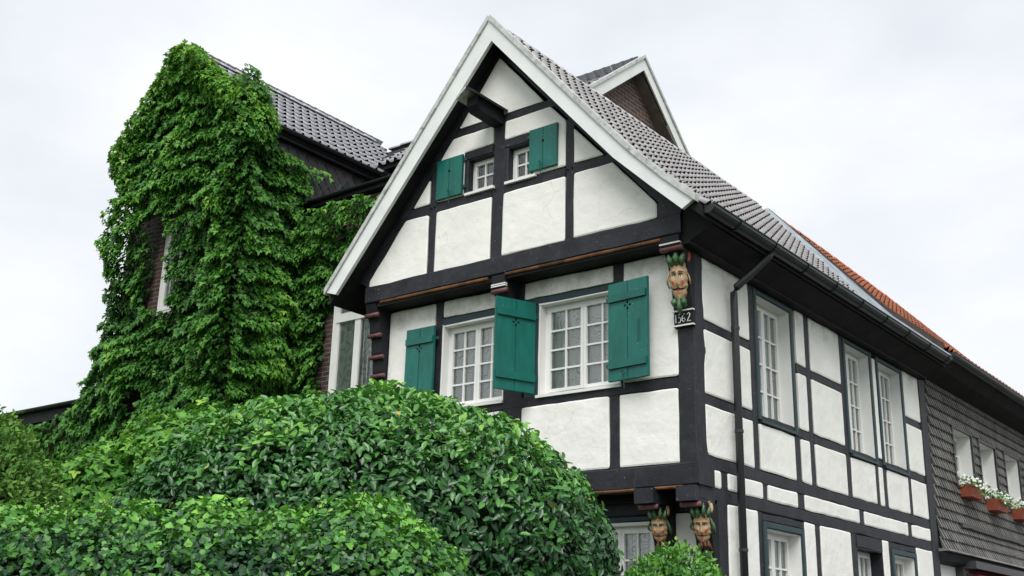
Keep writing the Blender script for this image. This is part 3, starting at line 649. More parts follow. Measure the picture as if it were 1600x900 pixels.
box_part('plinth', 'slate_dark', house, -4.9, .03, .40, 7.6, 0, .125)
# back and left walls, floors: close the house
box_part('wall', 'plaster', house, -4.88, -4.76, .5, 7.5, 0, 5.95); box_part('wall', 'plaster', house, -4.76, -.16, 7.45, 7.6, 0, 6.0)
box_part('floor', 'room_dark', house, -4.7, -.2, .3, 7.4, 5.88, 5.94); box_part('floor', 'room_dark', house, -4.7, -.2, .5, 7.4, 3.16, 3.22)
MB().prism([(-4.9, 6.1), (.3, 6.1), (-2.6, 9.3)], front(7.48), -.05, 0).build('wall', 'plaster', house)

# --- roof
def slab(prof_top, th, y0, y1):
    n = len(prof_top); pts = prof_top + [(x, z - th) for x, z in reversed(prof_top)]
    return MB().prism(pts, lambda u, w_, v: (u, w_, v), y0, y1)
roof = slab([(-5.34, 6.10), (RX, RZ), (-.46, 6.93), (.43, 6.13)], .13, YB0 + .03, YB1).build('roof', 'soffit_wood', house)
CWT, GA = .20, .24
tm = tile_mesh('tile', CWT, GA * 1.2, .076, .020, 'tile_grey')
YT0 = YB0 + .02
prof_r = [(.46, 6.115), (-.46, 6.945), (RX, RZ + .01)]
def keep_grey(a, t): return YT0 + a < 6.25 + 1.10 * max(0, min(1, (t - .12) / .85))
tile_slope(roof, prof_r, None, int((7.40 - YT0) / CWT), CWT, GA, (Vector((0, YT0, 0)), Vector((1, 0, 0)), Vector((0, 1, 0))), tm, 300, keep=keep_grey)
tile_slope(roof, [(-5.36, 6.09), (RX, RZ + .01)], None, int((7.40 - YT0) / CWT), CWT, GA, (Vector((0, YT0, 0)), Vector((1, 0, 0)), Vector((0, 1, 0))), tm, 0)
ridge_caps(roof, (RX, YB0 + .02, RZ + .005), (RX, 7.2, RZ + .005), .085, .33, 'tile_grey')
# lead flashing between the grey tiles and the neighbour's verge
mb = MB(); N_ = 26; vs = []
for i in range(N_ + 1):
    t = i / N_; tot = 3.23 + 1.24
    s = t * 4.47; 
    if s < 1.24: x, z = .46 - .92 * s / 1.24, 6.115 + .83 * s / 1.24
    else: q = (s - 1.24) / 3.23; x, z = -.46 + (RX + .46) * q, 6.945 + (RZ + .01 - 6.945) * q
    yb = 6.20 + 1.10 * max(0, min(1, (t - .12) / .85))
    for k in range(5):
        y = yb + (7.53 - yb) * k / 4; rise = (.050, .035, .04, .06, .11)[k] + (.012 * math.sin(i * 1.9) if 0 < k < 4 else 0)
        vs.append((x + rise * .74, y, z + rise * .67))
mb.add(vs, [(i * 5 + k, i * 5 + k + 1, (i + 1) * 5 + k + 1, (i + 1) * 5 + k) for i in range(N_) for k in range(4)]).build('lead_flashing', 'lead', house, smooth=True)
# bargeboards with capping
def ring_strip(outer, inner, y0, y1): return MB().prism(outer + inner[::-1], lambda u, w_, v: (u, w_, v), y0, y1)
ro = [(RX, 9.455), (-.90, 7.50), (-.46, 7.005), (-.02, 6.56), (.375, 6.205)]; ri = [(RX + .045, 9.11), (-1.10, 7.44), (-.67, 6.95), (-.2, 6.50), (.215, 6.115)]
ring_strip(ro, ri, YB0 - .03, YB0 + .02).build('bargeboard', 'barge_white', house)
lo = [(RX, 9.455), (-5.38, 6.135)]; li = [(RX + .045, 9.11), (-5.18, 6.075)]
ring_strip(lo, li, YB0 - .028, YB0 + .022).build('bargeboard', 'barge_white', house)
def off(pl, dz): return [(x, z + dz) for x, z in pl]
ring_strip([(x + .02, z + .015) for x, z in off(ro, .03)], [(x + .01, z) for x, z in off(ro, -.035)], YB0 - .055, YB0 + .05).build('verge_capping', 'barge_cap', house)
ring_strip([(x - .02, z + .015) for x, z in off(lo, .03)], [(x - .01, z) for x, z in off(lo, -.035)], YB0 - .054, YB0 + .05).build('verge_capping', 'barge_cap', house)
# eaves on the street side: boxed soffit, gutter, brackets, downpipe
MB().prism([(0, 5.83), (.10, 5.86), (.40, 6.0), (.40, 6.10), (0, 6.45)], lambda u, w_, v: (u, w_, v), YG + .02, 7.5).build('eaves_box', 'soffit_wood', house)
MB().prism([(.05, 5.835), (.12, 5.84), (.12, 5.875), (.05, 5.855)], lambda u, w_, v: (u, w_, v), YG + .0, 7.5).build('moulding', 'soffit_wood', house)
def gutter(parent, p0, p1, r, material='gutter_dark'):
    p0, p1 = Vector(p0), Vector(p1); d = (p1 - p0).normalized(); sdv = d.cross(Vector((0, 0, 1))); mb = MB(); K = 9; vs = []
    for p in (p0, p1):
        for rr in (r, r * .9):
            for k in range(K): t = math.pi * k / (K - 1); vs.append(p + sdv * math.cos(t) * rr - Vector((0, 0, 1)) * math.sin(t) * rr)
    fs = []
    for k in range(K - 1): fs += [(k, k + 1, 2 * K + k + 1, 2 * K + k), (K + k, K + k + 1, 3 * K + k + 1, 3 * K + k)]
    fs += [(0, K, 3 * K, 2 * K), (K - 1, 2 * K - 1, 4 * K - 1, 3 * K - 1), tuple(range(K)), tuple(range(2 * K, 3 * K))]
    mb.add(vs, fs); g = mb.build('gutter', material, parent, smooth=False)
    MB().tube([p0 + sdv * r, p1 + sdv * r], .010, 6).build('rim', material, g)
    return g
gutter(house, (.47, YB0 + .06, 6.135), (.47, 7.46, 6.135), .095)
for i in range(9):
    y = .1 + i * .9
    MB().tube([(.47 + .102 * math.cos(t), y, 6.135 - .102 * math.sin(t)) for t in [math.pi * k / 8 for k in range(9)]], .008, 5).build('gutter_bracket', 'gutter_dark', house)
dp = MB().tube([(.46, 1.06, 6.06), (.43, 1.04, 6.0), (.29, .93, 5.82), (.13, .79, 5.61), (.10, .775, 5.54), (.10, .775, 5.4), (.10, .785, .2)], .045, 10).build('downpipe', 'pipe_dark', house, smooth=True)
for z in (5.1, 3.9, 2.6): MB().tube([(.10, .78, z), (.10, .78, z + .035)], .052, 10).build('pipe_clip', 'pipe_dark', dp)

# --- carved brackets
def bracket(x0, x1, prof, Y0, rolls, white=()):
    b = MB().prism([(y, z) for y, z in prof], lambda u, w_, v: (w_, u, v), x0, x1).build('bracket', 'timber_dark', house)
    for y, z, r in rolls: MB().tube([(x0 - .018, y, z), (x1 + .018, y, z)], r, 10).build('roll', 'roll_pink', b, smooth=True)
    for y, z in white: MB().box(x0 - .012, x1 + .012, y - .012, y + .03, z - .008, z + .008).build('fillet', 'letter_white', b)
    return b
bl = bracket(-4.90, -4.70, [(0, 4.40), (-.03, 4.45), (-.05, 4.95), (-.08, 5.05), (-.09, 5.20), (-.13, 5.30), (-.14, 5.48), (-.19, 5.58), (-.20, 5.72), (-.27, 5.84), (-.30, 5.95), (0, 5.95)], 0,
             [(-.26, 5.80, .032), (-.185, 5.53, .03), (-.125, 5.24, .03), (-.075, 4.99, .028)])
bm_ = bracket(-2.66, -2.46, [(0, 4.9), (-.06, 5.05), (-.10, 5.3), (-.17, 5.6), (-.27, 5.74), (-.31, 5.80), (-.31, 5.955), (0, 5.955)], 0, [(-.275, 5.755, .032)], [(-.30, 5.81), (-.30, 5.835)])
bc = bracket(-.225, .012, [(0, 4.97), (-.05, 4.97), (-.055, 5.16), (-.10, 5.45), (-.18, 5.72), (-.27, 5.80), (-.33, 5.84), (-.33, 5.955), (0, 5.955)], 0, [(-.29, 5.815, .034)], [(-.325, 5.865), (-.06, 5.155), (-.06, 4.985)])
bg1 = bracket(-.72, -.52, [(.42, 1.9), (.36, 1.95), (.33, 2.4), (.27, 2.7), (.16, 2.95), (.02, 3.04), (0, 3.065), (.42, 3.065)], 0, [(.0, 3.035, .03)])
bg2 = bracket(-.20, .0, [(.42, 1.9), (.36, 1.95), (.33, 2.4), (.27, 2.7), (.16, 2.95), (.02, 3.04), (0, 3.065), (.42, 3.065)], 0, [(.0, 3.035, .03)])
# date on the plaque: strokes
def stroke(pts, r=.0052):
    MB().tube([(x, -.068, z) for x, z in pts], r, 5).build('numeral', 'letter_white', bc)
stroke([(-.205, 5.10), (-.195, 5.115), (-.195, 5.02)])
stroke([(-.130, 5.118), (-.155, 5.115), (-.160, 5.075), (-.142, 5.074), (-.132, 5.048), (-.142, 5.022), (-.165, 5.018)])
stroke([(-.085, 5.118), (-.115, 5.08), (-.118, 5.04), (-.095, 5.022), (-.078, 5.04), (-.088, 5.065), (-.114, 5.055)])
stroke([(-.054, 5.10), (-.036, 5.118), (-.018, 5.102), (-.024, 5.075), (-.054, 5.022), (-.010, 5.024)])

def leaf_slab(mb, base, tip, width, nrm, mi, th=.012, lobes=3):
    """thick carved leaf between two points"""
    base, tip, nrm = Vector(base), Vector(tip), Vector(nrm).normalized(); d = tip - base; sdv = d.cross(nrm).normalized(); n = 2 * lobes + 3; Lp = []; Rp = []; C_ = []
    for i in range(n + 1):
        t = i / n; wv = width * (math.sin(math.pi * min(1, t * .92 + .08)) ** .7) * (1.0 if i % 2 else .74)
        bend = nrm * (.05 * math.sin(math.pi * t))
        p = base + d * t + bend; C_.append(p + nrm * th * 1.6); Lp.append(p - sdv * wv); Rp.append(p + sdv * wv)
    vs = Lp + C_ + Rp + [p - nrm * th for p in C_]; k = n + 1; fs = []
    for i in range(n): fs += [(i, i + 1, k + i + 1, k + i), (k + i, k + i + 1, 2 * k + i + 1, 2 * k + i), (2 * k + i, 2 * k + i + 1, 3 * k + i + 1, 3 * k + i), (3 * k + i, 3 * k + i + 1, i + 1, i)]
    mb.add(vs, fs, mi)
def carved_mask(parent, c, wdt, hgt, yaw, tilt, style):
    """painted foliate head: 0 cream 1 red 2 brown/black hair 3 green leaf 4 black"""
    M = Matrix.Translation(c) @ Matrix.Rotation(yaw, 4, 'Z') @ Matrix.Rotation(tilt, 4, 'X')       # local: face looks along -y
    mb = MB(); nu, nv = 30, 44; vs = []; cols = []
    def g(a, b, a0, b0, sa, sb): return math.exp(-((a - a0) / sa) ** 2 - ((b - b0) / sb) ** 2)
    def depth(a, b):
        e = 1 - (abs(a) ** 2.2) * .85 - (abs(b) ** 2.6) * .55; d = .62 * max(e, 0) ** .5
        d += .34 * g(a, b, 0, -.10, .13, .17) + .16 * g(a, b, 0, .16, .10, .26) + .08 * g(abs(a), b, .15, -.17, .10, .09)      # nose, wings
        d += .15 * g(abs(a), b, .36, .43, .24, .08) - .17 * g(abs(a), b, .38, .25, .17, .11) + .11 * g(abs(a), b, .38, .25, .10, .075)  # brow, socket, ball
        d += .13 * g(abs(a), b, .50, -.08, .24, .18) - .10 * g(a, b, 0, -.47, .24, .05) + .10 * g(a, b, 0, -.57, .20, .07) + .10 * g(a, b, 0, -.80, .28, .16)
        d += .07 * g(a, b, 0, -.40, .22, .05)
        return d
    for j in range(nv + 1):
        b = -1 + 2 * j / nv; half = (1 - .55 * max(0, -b) ** 1.7 - .10 * max(0, b) ** 2) * (1 + .05 * math.sin(b * 17))
        for i in range(nu + 1):
            a = -1 + 2 * i / nu; vs.append(M @ Vector((a * half * wdt / 2, -depth(a, b) * wdt * .62, b * hgt / 2)))
    fs = []; mi = []
    for j in range(nv):
        for i in range(nu):
            a = -1 + 2 * (i + .5) / nu; b = -1 + 2 * (j + .5) / nv; aa = abs(a); k = 0
            if g(aa, b, .55, -.10, .17, .13) > .42: k = 1
            if g(a, b, 0, -.525, .24, .07) > .35: k = 1
            if g(aa, b, .38, .24, .20, .085) > .5: k = 4 if g(aa, b, .36, .24, .075, .075) > .45 else 5
            if abs(b - (.46 - .35 * (aa - .35) ** 2)) < .032 and .12 < aa < .66: k = 2
            if style != 'young' and abs(b - (-.34 - .42 * aa + .52 * aa * aa)) < (.05 if aa < .6 else .035) and aa < .92: k = 2 if style == 'beard' else 4
            if abs(b - (.33 - .5 * (aa - .38) ** 2)) < .026 and .16 < aa < .62: k = 4
            fs.append((j * (nu + 1) + i, j * (nu + 1) + i + 1, (j + 1) * (nu + 1) + i + 1, (j + 1) * (nu + 1) + i)); mi.append(k)
    n0 = len(mb.v); mb.v += [tuple(p) for p in vs]; mb.f += [tuple(q + n0 for q in f) for f in fs]; mb.mi += mi
    def LS(b0, t0, wd_, mi_, nr=(0, -1, 0)): leaf_slab(mb, M @ Vector(b0), M @ Vector(t0), wd_, M.to_3x3() @ Vector(nr), mi_)
    w_, h_ = wdt, hgt
    if style == 'crown':
        for x, tx, tz in ((0, 0, .32), (-.26, -.44, .22), (.26, .42, .24)): LS((x * w_, -.25 * w_, h_ * .36), (tx * w_, -.20 * w_, h_ * (.5 + tz * .85)), .21 * w_, 3)
        for sx in (-1, 1): LS((sx * .45 * w_, -.0, h_ * .22), (sx * .56 * w_, .02, -h_ * .16), .07 * w_, 0, (sx * .5, -1, 0))
        for x, tx in ((0, 0), (-.25, -.28), (.25, .30)): LS((x * w_, -.28 * w_, -h_ * .42), (tx * w_, -.20 * w_, -h_ * (.84 if x == 0 else .66)), .20 * w_, 3)
    else:
        for x, tx, tz in ((-.12, -.20, .42), (.18, .22, .50), (-.36, -.52, .40), (.42, .56, .34)): LS((x * w_, -.22 * w_, h_ * .36), (tx * w_, -.10 * w_, h_ * (.5 + tz * .7)), .16 * w_, 3)
        LS((.45 * w_, .0, h_ * .35), (.62 * w_, .02, -h_ * .25), .14 * w_, 3, (.6, -1, 0)); LS((-.45 * w_, .0, h_ * .3), (-.56 * w_, .02, -h_ * .1), .09 * w_, 3, (-.6, -1, 0))
        for x, tx in ((-.1, -.05), (.12, .22), (.3, .46)): LS((x * w_, -.30 * w_, -h_ * .36), (tx * w_, -.12 * w_, -h_ * .72), .15 * w_, 2)
        LS((.1 * w_, -.22 * w_, -h_ * .55), (.3 * w_, -.05 * w_, -h_ * 1.12), .24 * w_, 3)
    # curled horn behind the temple
    pts = [M @ Vector((w_ * (.40 + .16 * math.cos(t)), .05 + .02 * t, h_ * (.62 + .14 * math.sin(t)))) for t in [-1.2 + k * .5 for k in range(10)]]
    mb.tube(pts, [.030 - .0022 * k for k in range(10)], 7, 1 if style == 'crown' else 0)
    me = mb.mesh('carved_mask', True, True)
    for q in ('carved_cream', 'carved_red', 'carved_brown', 'carved_green', 'carved_black', 'letter_white'): me.materials.append(MATS[q])
    o = link('carved_mask', me, None, parent); return o
tag(carved_mask(bc, Vector((-.105, -.13, 5.475)), .205, .45, .25, .22, 'crown'), 'painted cream leaf-crowned face with moustache above carved date')
tag(carved_mask(bg1, Vector((-.60, .20, 2.82)), .175, .31, .32, .38, 'beard'), 'painted leaf face with brown beard below the jetty')
tag(carved_mask(bg2, Vector((-.075, .20, 2.81)), .18, .33, .32, .38, 'beard'), 'painted leaf face with brown moustache at the house corner')

# ================================================================== BRICK VILLA BEHIND
villa = thing('brick_villa', (-8.5, 4, 0), 'dark brick house with grey tiled roof and slate cladding, half hidden by creeper', 'house')
ident = lambda u, w_, v: (u, w_, v)
VX0, VX1, VRX, VRZ = -11.62, -8.30, -10.2, 11.72
MB().prism([(VX0, 0), (VX1, 0), (VX1, 9.95), (VRX, 11.5), (VX0, 9.95)], ident, .10, 5.0).build('wall', 'brick_x', villa)
box_part('wall', 'brick_x', villa, VX1 + .001, -5.10, 1.40, 3.3, 0, 8.60); box_part('wall', 'brick_y', villa, VX1 + .002, -3.85, 3.31, 6.6, 0, 10.1)
MB().prism([(3.31, 10.1), (6.6, 10.1), (4.85, 11.48)], lambda u, w_, v: (w_, u, v), -3.95, -3.80).build('gable_wall', 'brick_y', villa)
# roof of the gabled wing and of the main range
va = MB().prism([(-11.9, 10.12), (VRX, VRZ), (-8.12, 9.86), (-8.12, 9.76), (VRX, VRZ - .12), (-11.9, 10.02)], ident, -.12, 4.9).build('roof', 'deck_dark', villa)
vb = MB().prism([(2.95, 10.04), (4.85, 11.50), (6.55, 10.04), (6.55, 9.94), (4.85, 11.4), (2.95, 9.94)], lambda u, w_, v: (w_, u, v), -10.2, -3.56).build('roof', 'deck_dark', villa)
tv_ = tile_mesh('tile', .20, .35 * 1.18, .068, .022, 'tile_slate_blue')
tile_slope(va, [(-8.08, 9.85), (VRX, VRZ + .01)], None, 25, .20, .35, (Vector((0, -.1, 0)), Vector((1, 0, 0)), Vector((0, 1, 0))), tv_, 250)
tile_slope(va, [(-11.94, 10.10), (VRX, VRZ + .01)], None, 25, .20, .35, (Vector((0, -.1, 0)), Vector((1, 0, 0)), Vector((0, 1, 0))), tv_, 0)
tile_slope(vb, [(2.91, 10.02), (4.85, 11.51)], None, 24, .20, .35, (Vector((-8.36, 0, 0)), Vector((0, 1, 0)), Vector((1, 0, 0))), tv_, 120)
tile_slope(vb, [(6.59, 10.02), (4.85, 11.51)], None, 24, .20, .35, (Vector((-8.36, 0, 0)), Vector((0, 1, 0)), Vector((1, 0, 0))), tv_, 0)
ridge_caps(va, (VRX, -.1, VRZ + .02), (VRX, 5.0, VRZ + .02), .10, .34, 'tile_slate_blue'); ridge_caps(vb, (-9.8, 4.85, 11.51), (-3.6, 4.85, 11.51), .09, .34, 'tile_slate_blue')
# eaves of the wing: soffit, fascia, gutter
box_part('soffit_board', 'timber_dark', villa, VX1, -8.14, -.1, 3.2, 9.70, 9.755); gutter(villa, (-8.07, -.1, 9.85), (-8.07, 3.15, 9.85), .05)
# slate-hung upper side wall: every slate
sm = MB().add([(-.11, 0, 0), (0, 0, -.16), (.11, 0, 0), (.11, 0, .12), (-.11, 0, .12), (-.11, -.012, 0), (0, -.012, -.16), (.11, -.012, 0), (.11, 0, .12), (-.11, 0, .12)], [(5, 6, 7, 8, 9), (0, 1, 6, 5), (1, 2, 7, 6)]).mesh('slate'); sm.materials.append(MATS['slate_dark'])
slw = box_part('slate_cladding', 'slate_dark', villa, VX1 + .001, VX1 + .03, .15, 3.30, 8.0, 9.72)
row = 0; z = 8.3
while z < 9.66:
    y = .25 + (.11 if row % 2 else 0)
    while y < 3.2:
        link('slate', sm, None, slw, Matrix.Translation((VX1 + .036 + rng.uniform(0, .004), y, z)) @ Matrix.Rotation(math.pi / 2, 4, 'Z') @ Matrix.Rotation(rng.uniform(-.02, .02), 4, 'Y')); y += .222
    z += .135; row += 1
# flat-roofed infill with fascia and gutter
box_part('flat_roof', 'slate_dark', villa, VX1 + .04, -5.05, 1.32, 3.29, 8.62, 8.72); box_part('fascia', 'timber_dark', villa, VX1 + .05, -5.05, 1.28, 1.315, 8.62, 8.74)
gutter(villa, (-5.05, 1.235, 8.73), (VX1 + .06, 1.235, 8.73), .04)
VW = front(1.40)
wv = window(villa, VW, -7.27, -6.10, 4.6, 6.92, -.12, 2, 1, 1, curtain='curtain_plain', frame=.10, cas=.06, curtw=.06)
MB().prism(rect(-7.17, -6.2, 6.42, 6.56), VW, .08, .15).build('transom', 'white_paint', wv)
# windows of the ivy gable
VA = front(.10)
for z0, z1 in ((6.72, 8.50), (4.4, 5.72)):
    box_part('reveal', 'brick_x', villa, -10.62, -10.36, .02, .098, z0, z1)
    window(villa, VA, -10.36, -9.30, z0, z1, -.05, 2, 1, 2, curtain='curtain_plain', frame=.10, cas=.07, sill=True, curtw=.03)
# street-side gable of the villa: white bargeboards
XB = -3.56
TB = lambda u, w_, v: (w_, u, v)
MB().prism([(4.85, 11.70), (2.90, 10.17), (3.05, 10.02), (4.85, 11.44)], TB, XB - .02, XB + .03).build('bargeboard', 'barge_white', villa)
MB().prism([(4.85, 11.70), (6.62, 10.12), (6.46, 9.98), (4.85, 11.44)], TB, XB - .022, XB + .028).build('bargeboard', 'barge_white', villa)
MB().prism([(4.85, 11.745), (2.88, 10.20), (2.90, 10.15), (4.85, 11.68)], TB, XB - .03, XB + .06).build('verge_capping', 'barge_cap', villa)
MB().prism([(4.85, 11.745), (6.65, 10.14), (6.62, 10.10), (4.85, 11.68)], TB, XB - .032, XB + .058).build('verge_capping', 'barge_cap', villa)
mat('soffit_brown', (.17, .145, .12), .7, .2, var=.25, vscale=6)
MB().prism([(4.85, 11.46), (6.50, 10.02), (6.44, 9.98), (4.85, 11.40)], TB, -3.80, XB - .025).build('soffit_board', 'soffit_brown', villa)
MB().prism([(4.85, 11.46), (3.0, 10.02), (3.06, 9.98), (4.85, 11.40)], TB, -3.80, XB - .025).build('soffit_board', 'soffit_brown', villa)

# low wing to the left
low = thing('low_annexe', (-15, 2, 0), 'low flat-roofed annexe with dark fascia left of the ivy gable', 'annexe')
box_part('wall', 'brick_x', low, -19.0, -11.64, .75, 4.5, 0, 5.55)
box_part('flat_roof', 'slate_dark', low, -19.1, -11.64, .62, 4.6, 5.55, 5.66); box_part('fascia', 'timber_dark', low, -19.1, -11.64, .56, .615, 5.42, 5.69)
gutter(low, (-11.9, .49, 5.69), (-19.1, .49, 5.69), .06)
window(low, front(.75), -14.75, -14.1, 3.4, 4.75, -.11, 1, 1, 2, curtain='curtain_plain', frame=.08, curtw=.05)

# ================================================================== SLATE-HUNG NEIGHBOUR
nb = thing('slate_hung_house', (-2.4, 12, 0), 'grey slate-hung house with red tiled roof adjoining the half-timbered one', 'house')
NY0, NY1 = 7.68, 20.25
box_part('wall', 'white_paint', nb, -4.6, -.12, NY0 - .02, NY1, 0, 3.1)
def hole_wall(x0, x1, y0, y1, z0, z1, holes):
    mb = MB(); ys = sorted({y0, y1, *[h[0] for h in holes], *[h[1] for h in holes]})
    for a, b in zip(ys[:-1], ys[1:]):
        h = [q for q in holes if q[0] <= a and q[1] >= b]
        if h: mb.box(x0, x1, a, b, z0, h[0][2]); mb.box(x0, x1, a, b, h[0][3], z1)
        else: mb.box(x0, x1, a, b, z0, z1)
    return mb
NW = [(8.93, 9.98, 4.30, 5.30), (10.43, 11.42, 4.24, 5.28), (12.05, 13.05, 4.24, 5.30), (13.7, 14.7, 4.24, 5.3), (15.6, 16.6, 4.24, 5.3), (17.5, 18.5, 4.24, 5.3)]
sw = hole_wall(-.30, -.02, NY0, NY1, 3.0, 5.95, [(a - .03, b + .03, c - .03, d + .03) for a, b, c, d in NW]).build('slate_wall', 'slate_gap', nb)
box_part('wall', 'room_dark', nb, -4.6, -4.4, NY0, NY1, 3.1, 5.9); box_part('wall', 'slate_dark', nb, -4.6, -.31, NY1 - .2, NY1, 3.1, 6.1)
# slates: narrow, overlapping, courses slightly kicked at the foot
V = []; F = []
def slate_at(y, z, wd_, hg, bell):
    if any(h[0] - .02 < y + wd_ * .5 < h[1] + .02 and h[2] - .03 < z + hg * .5 < h[3] + .03 for h in NW): return
    n = len(V); t = .008 + rng.uniform(0, .006); lean = .075 + rng.uniform(-.012, .012); b2 = .05 * max(0, 1 - (z + hg - 3.18) / .6) ** 1.6
    w2 = wd_ * .80
    V.extend([(b2 - .004, y, z + hg * 1.10), (b2 - .008, y + w2, z + hg * 1.10), (bell + .020 + t, y + w2 + lean, z + rng.uniform(-.004, .004)), (bell + .034 + t, y + lean, z + rng.uniform(-.004, .004)), (bell - .01, y + lean, z), (bell - .01, y + w2 + lean, z)])
    F.extend([(n, n + 3, n + 2, n + 1), (n + 3, n + 4, n + 5, n + 2), (n, n + 4, n + 3)])
z = 3.18; r_ = 0
while z < 5.85:
    hg = .165; bell = .05 * max(0, 1 - (z - 3.18) / .6) ** 1.6
    y = NY0 + rng.uniform(0, .05)
    while y < NY1: slate_at(y, z, .135, hg, bell); y += .135
    z += hg; r_ += 1
me = bpy.data.meshes.new('slates'); me.from_pydata(V, [], F); me.materials.append(MATS['slate_grey']); o = link('slates', me, None, sw); o['kind'] = 'stuff'
for a, b, z0, z1 in NW:
    window(nb, side(0.0), a, b, z0, z1, .21, 2, 1, 3, curtain='curtain_plain', frame=.05, sill=True, sillmat='slate_dark')
    for q in ((a - .05, a, z0, z1 + .05), (b, b + .04, z0, z1 + .05), (a, b, z1, z1 + .05)): MB().prism(rect(*q), side(0.0), -.02, .035).build('casing', 'slate_dark', nb)
timber(nb, side(0.0), 8.85, NY1, 3.60, 3.68, -.02, .07, material='slate_dark', name='ledge')
MB().prism([(-.1, 3.18), (.16, 3.17), (.17, 3.14), (-.1, 3.12)], ident, NY0, NY1).build('drip_board', 'slate_grey', nb)
MB().prism([(-.12, 3.12), (.10, 3.12), (.06, 3.0), (-.12, 2.96)], ident, NY0, NY1).build('cornice', 'timber_dark', nb)
timber(nb, side(-.12), 8.85, 9.05, .1, 2.97, -.05, .14, material='slate_dark', name='pilaster'); timber(nb, side(-.12), NY0, 7.78, .1, 2.97, -.05, .05, name='pilaster')
box_part('shop_cornice', 'slate_dark', nb, -.12, .22, 8.85, NY1, 2.94, 3.06)
mb = MB().prism([(.0, 2.92), (.55, 2.70), (.55, 2.45), (.53, 2.45), (.53, 2.68), (.0, 2.89)], ident, 9.15, 15.0); mb.build('awning', 'awning_red', nb)
# roof: red pantiles, verge board, eaves
RN = 9.28
def sag(y): return .0028 * max(0, y - 7.7) ** 2
def sag_slab(prof, th, ys):
    mb = MB(); n = len(prof); pts = []; m_ = 2 * n
    for y in ys:
        pp = [(x, z - (sag(y) if k == 1 else sag(y) * .30 if k == 2 else 0)) for k, (x, z) in enumerate(prof)]
        pts += [(x, y, z) for x, z in pp] + [(x, y, z - th) for x, z in reversed(pp)]
    fs = [tuple(range(m_)), tuple(range(len(pts) - 1, len(pts) - m_ - 1, -1))]
    for q in range(len(ys) - 1): fs += [(q * m_ + k, q * m_ + (k + 1) % m_, (q + 1) * m_ + (k + 1) % m_, (q + 1) * m_ + k) for k in range(m_)]
    return mb.add(pts, fs)
sag_slab([(-5.2, 6.20), (RX + .1, RN - .02), (-.46, 7.02), (.40, 6.30)], .12, [NY0 - .10, 10.5, 13, 15.5, 18, 20.4]).build('roof_structure', 'soffit_wood', nb)
nr = MB().prism([(.0, 5.90), (.30, 6.02), (.46, 6.16), (.46, 6.30), (.0, 6.6)], ident, NY0 - .02, NY1 + .1).build('eaves_box', 'soffit_wood', nb)
gutter(nb, (.50, 7.55, 6.24), (.50, NY1 + .1, 6.24), .09)
tr_ = tile_mesh('tile', .21, .31 * 1.18, .066, .022, 'tile_red')
rr_ = sag_slab([(-5.2, 6.21), (RX + .1, RN + .003), (-.46, 7.043), (.40, 6.323)], .02, [NY0 - .09, 10.5, 13, 15.5, 18, 20.39]).build('roof', 'deck_dark', nb)
tile_slope(rr_, [(.43, 6.325), (-.46, 7.06), (RX + .1, RN + .02)], None, 60, .21, .31, (Vector((0, NY0 - .08, 0)), Vector((1, 0, 0)), Vector((0, 1, 0))), tr_, 300, warp=lambda p: -.0028 * max(0, p.y - 7.7) ** 2 * min(1, max(0, (.43 - p.x) / 2.93)))
for ya, yb_ in ((7.68, 10.5), (10.5, 13), (13, 15.5), (15.5, 18), (18, 20.4)): ridge_caps(rr_, (RX + .1, ya, RN + .01 - sag(ya)), (RX + .1, yb_, RN + .01 - sag(yb_)), .085, .34, 'tile_red')
MB().prism([(RX + .1, RN + .15), (-.46, 7.19), (.43, 6.41), (.40, 6.26), (-.46, 7.05), (RX + .1, RN - .06)], ident, NY0 - .15, NY0 - .10).build('verge_board', 'verge_brown', nb)
# flower boxes on the sills
def flower_box(y0, y1, z, label):
    b = thing('flower_box', (.08, (y0 + y1) / 2, z), label, 'flower box', 'flower boxes on the slate house')
    mb = MB(); mb.add([(-.0, y0 + .03, z), (.20, y0 + .03, z), (.20, y1 - .03, z), (0, y1 - .03, z), (-.02, y0, z + .20), (.24, y0, z + .20), (.24, y1, z + .20), (-.02, y1, z + .20)], [(0, 3, 2, 1), (0, 1, 5, 4), (1, 2, 6, 5), (2, 3, 7, 6), (3, 0, 4, 7)])
    mb.box(.235, .25, y0 - .01, y1 + .01, z + .165, z + .20)
    mb.build('box', 'terracotta', b); MB().box(-.01, .22, y0 + .01, y1 - .01, z + .15, z + .18).build('soil', 'soil', b)
    n = 260; P = np.stack([nrg.uniform(-.04, .34, n), nrg.uniform(y0 - .03, y1 + .03, n), z + .14 + nrg.random(n) * .20], 1); P[:, 2] -= np.maximum(0, P[:, 0] - .22) * 1.0
    N_ = unit(nrg.normal(size=(n, 3)) + np.array([.6, -.5, .8])); D = unit(nrg.normal(size=(n, 3)))
    leaf_mass(b, 'small', 'leaf_small', P, N_, D, nrg.uniform(.04, .07, n), nrg.random(n), 'leaves')
    mb = MB(); q = 85
    for i in range(q):
        c = Vector((nrg.uniform(.0, .34), nrg.uniform(y0 - .02, y1 + .04), 0)); c.z = z + .24 + nrg.random() * .16 - max(0, c.x - .2) * 1.1
        r = nrg.uniform(.018, .032); n1 = (Vector(nrg.normal(size=3)) * .4 + Vector((.6, -.6, .5))).normalized(); a = n1.orthogonal().normalized(); b2 = n1.cross(a)
        mb.add([c + n1 * .006] + [c + (a * math.cos(t) + b2 * math.sin(t)) * r * (1 if k % 2 else .62) for k, t in enumerate([j * math.pi / 5 for j in range(10)])], [(0, 1 + k, 1 + (k + 1) % 10) for k in range(10)])
    o = mb.build('blossoms', 'flower_white', b, recalc=False); o['kind'] = 'stuff'
flower_box(9.02, 9.72, 4.13, 'terracotta box of white flowers below the first slate house window, nearest the half-timbered house')
flower_box(10.52, 11.22, 4.06, 'terracotta box of white flowers below the middle slate house window')
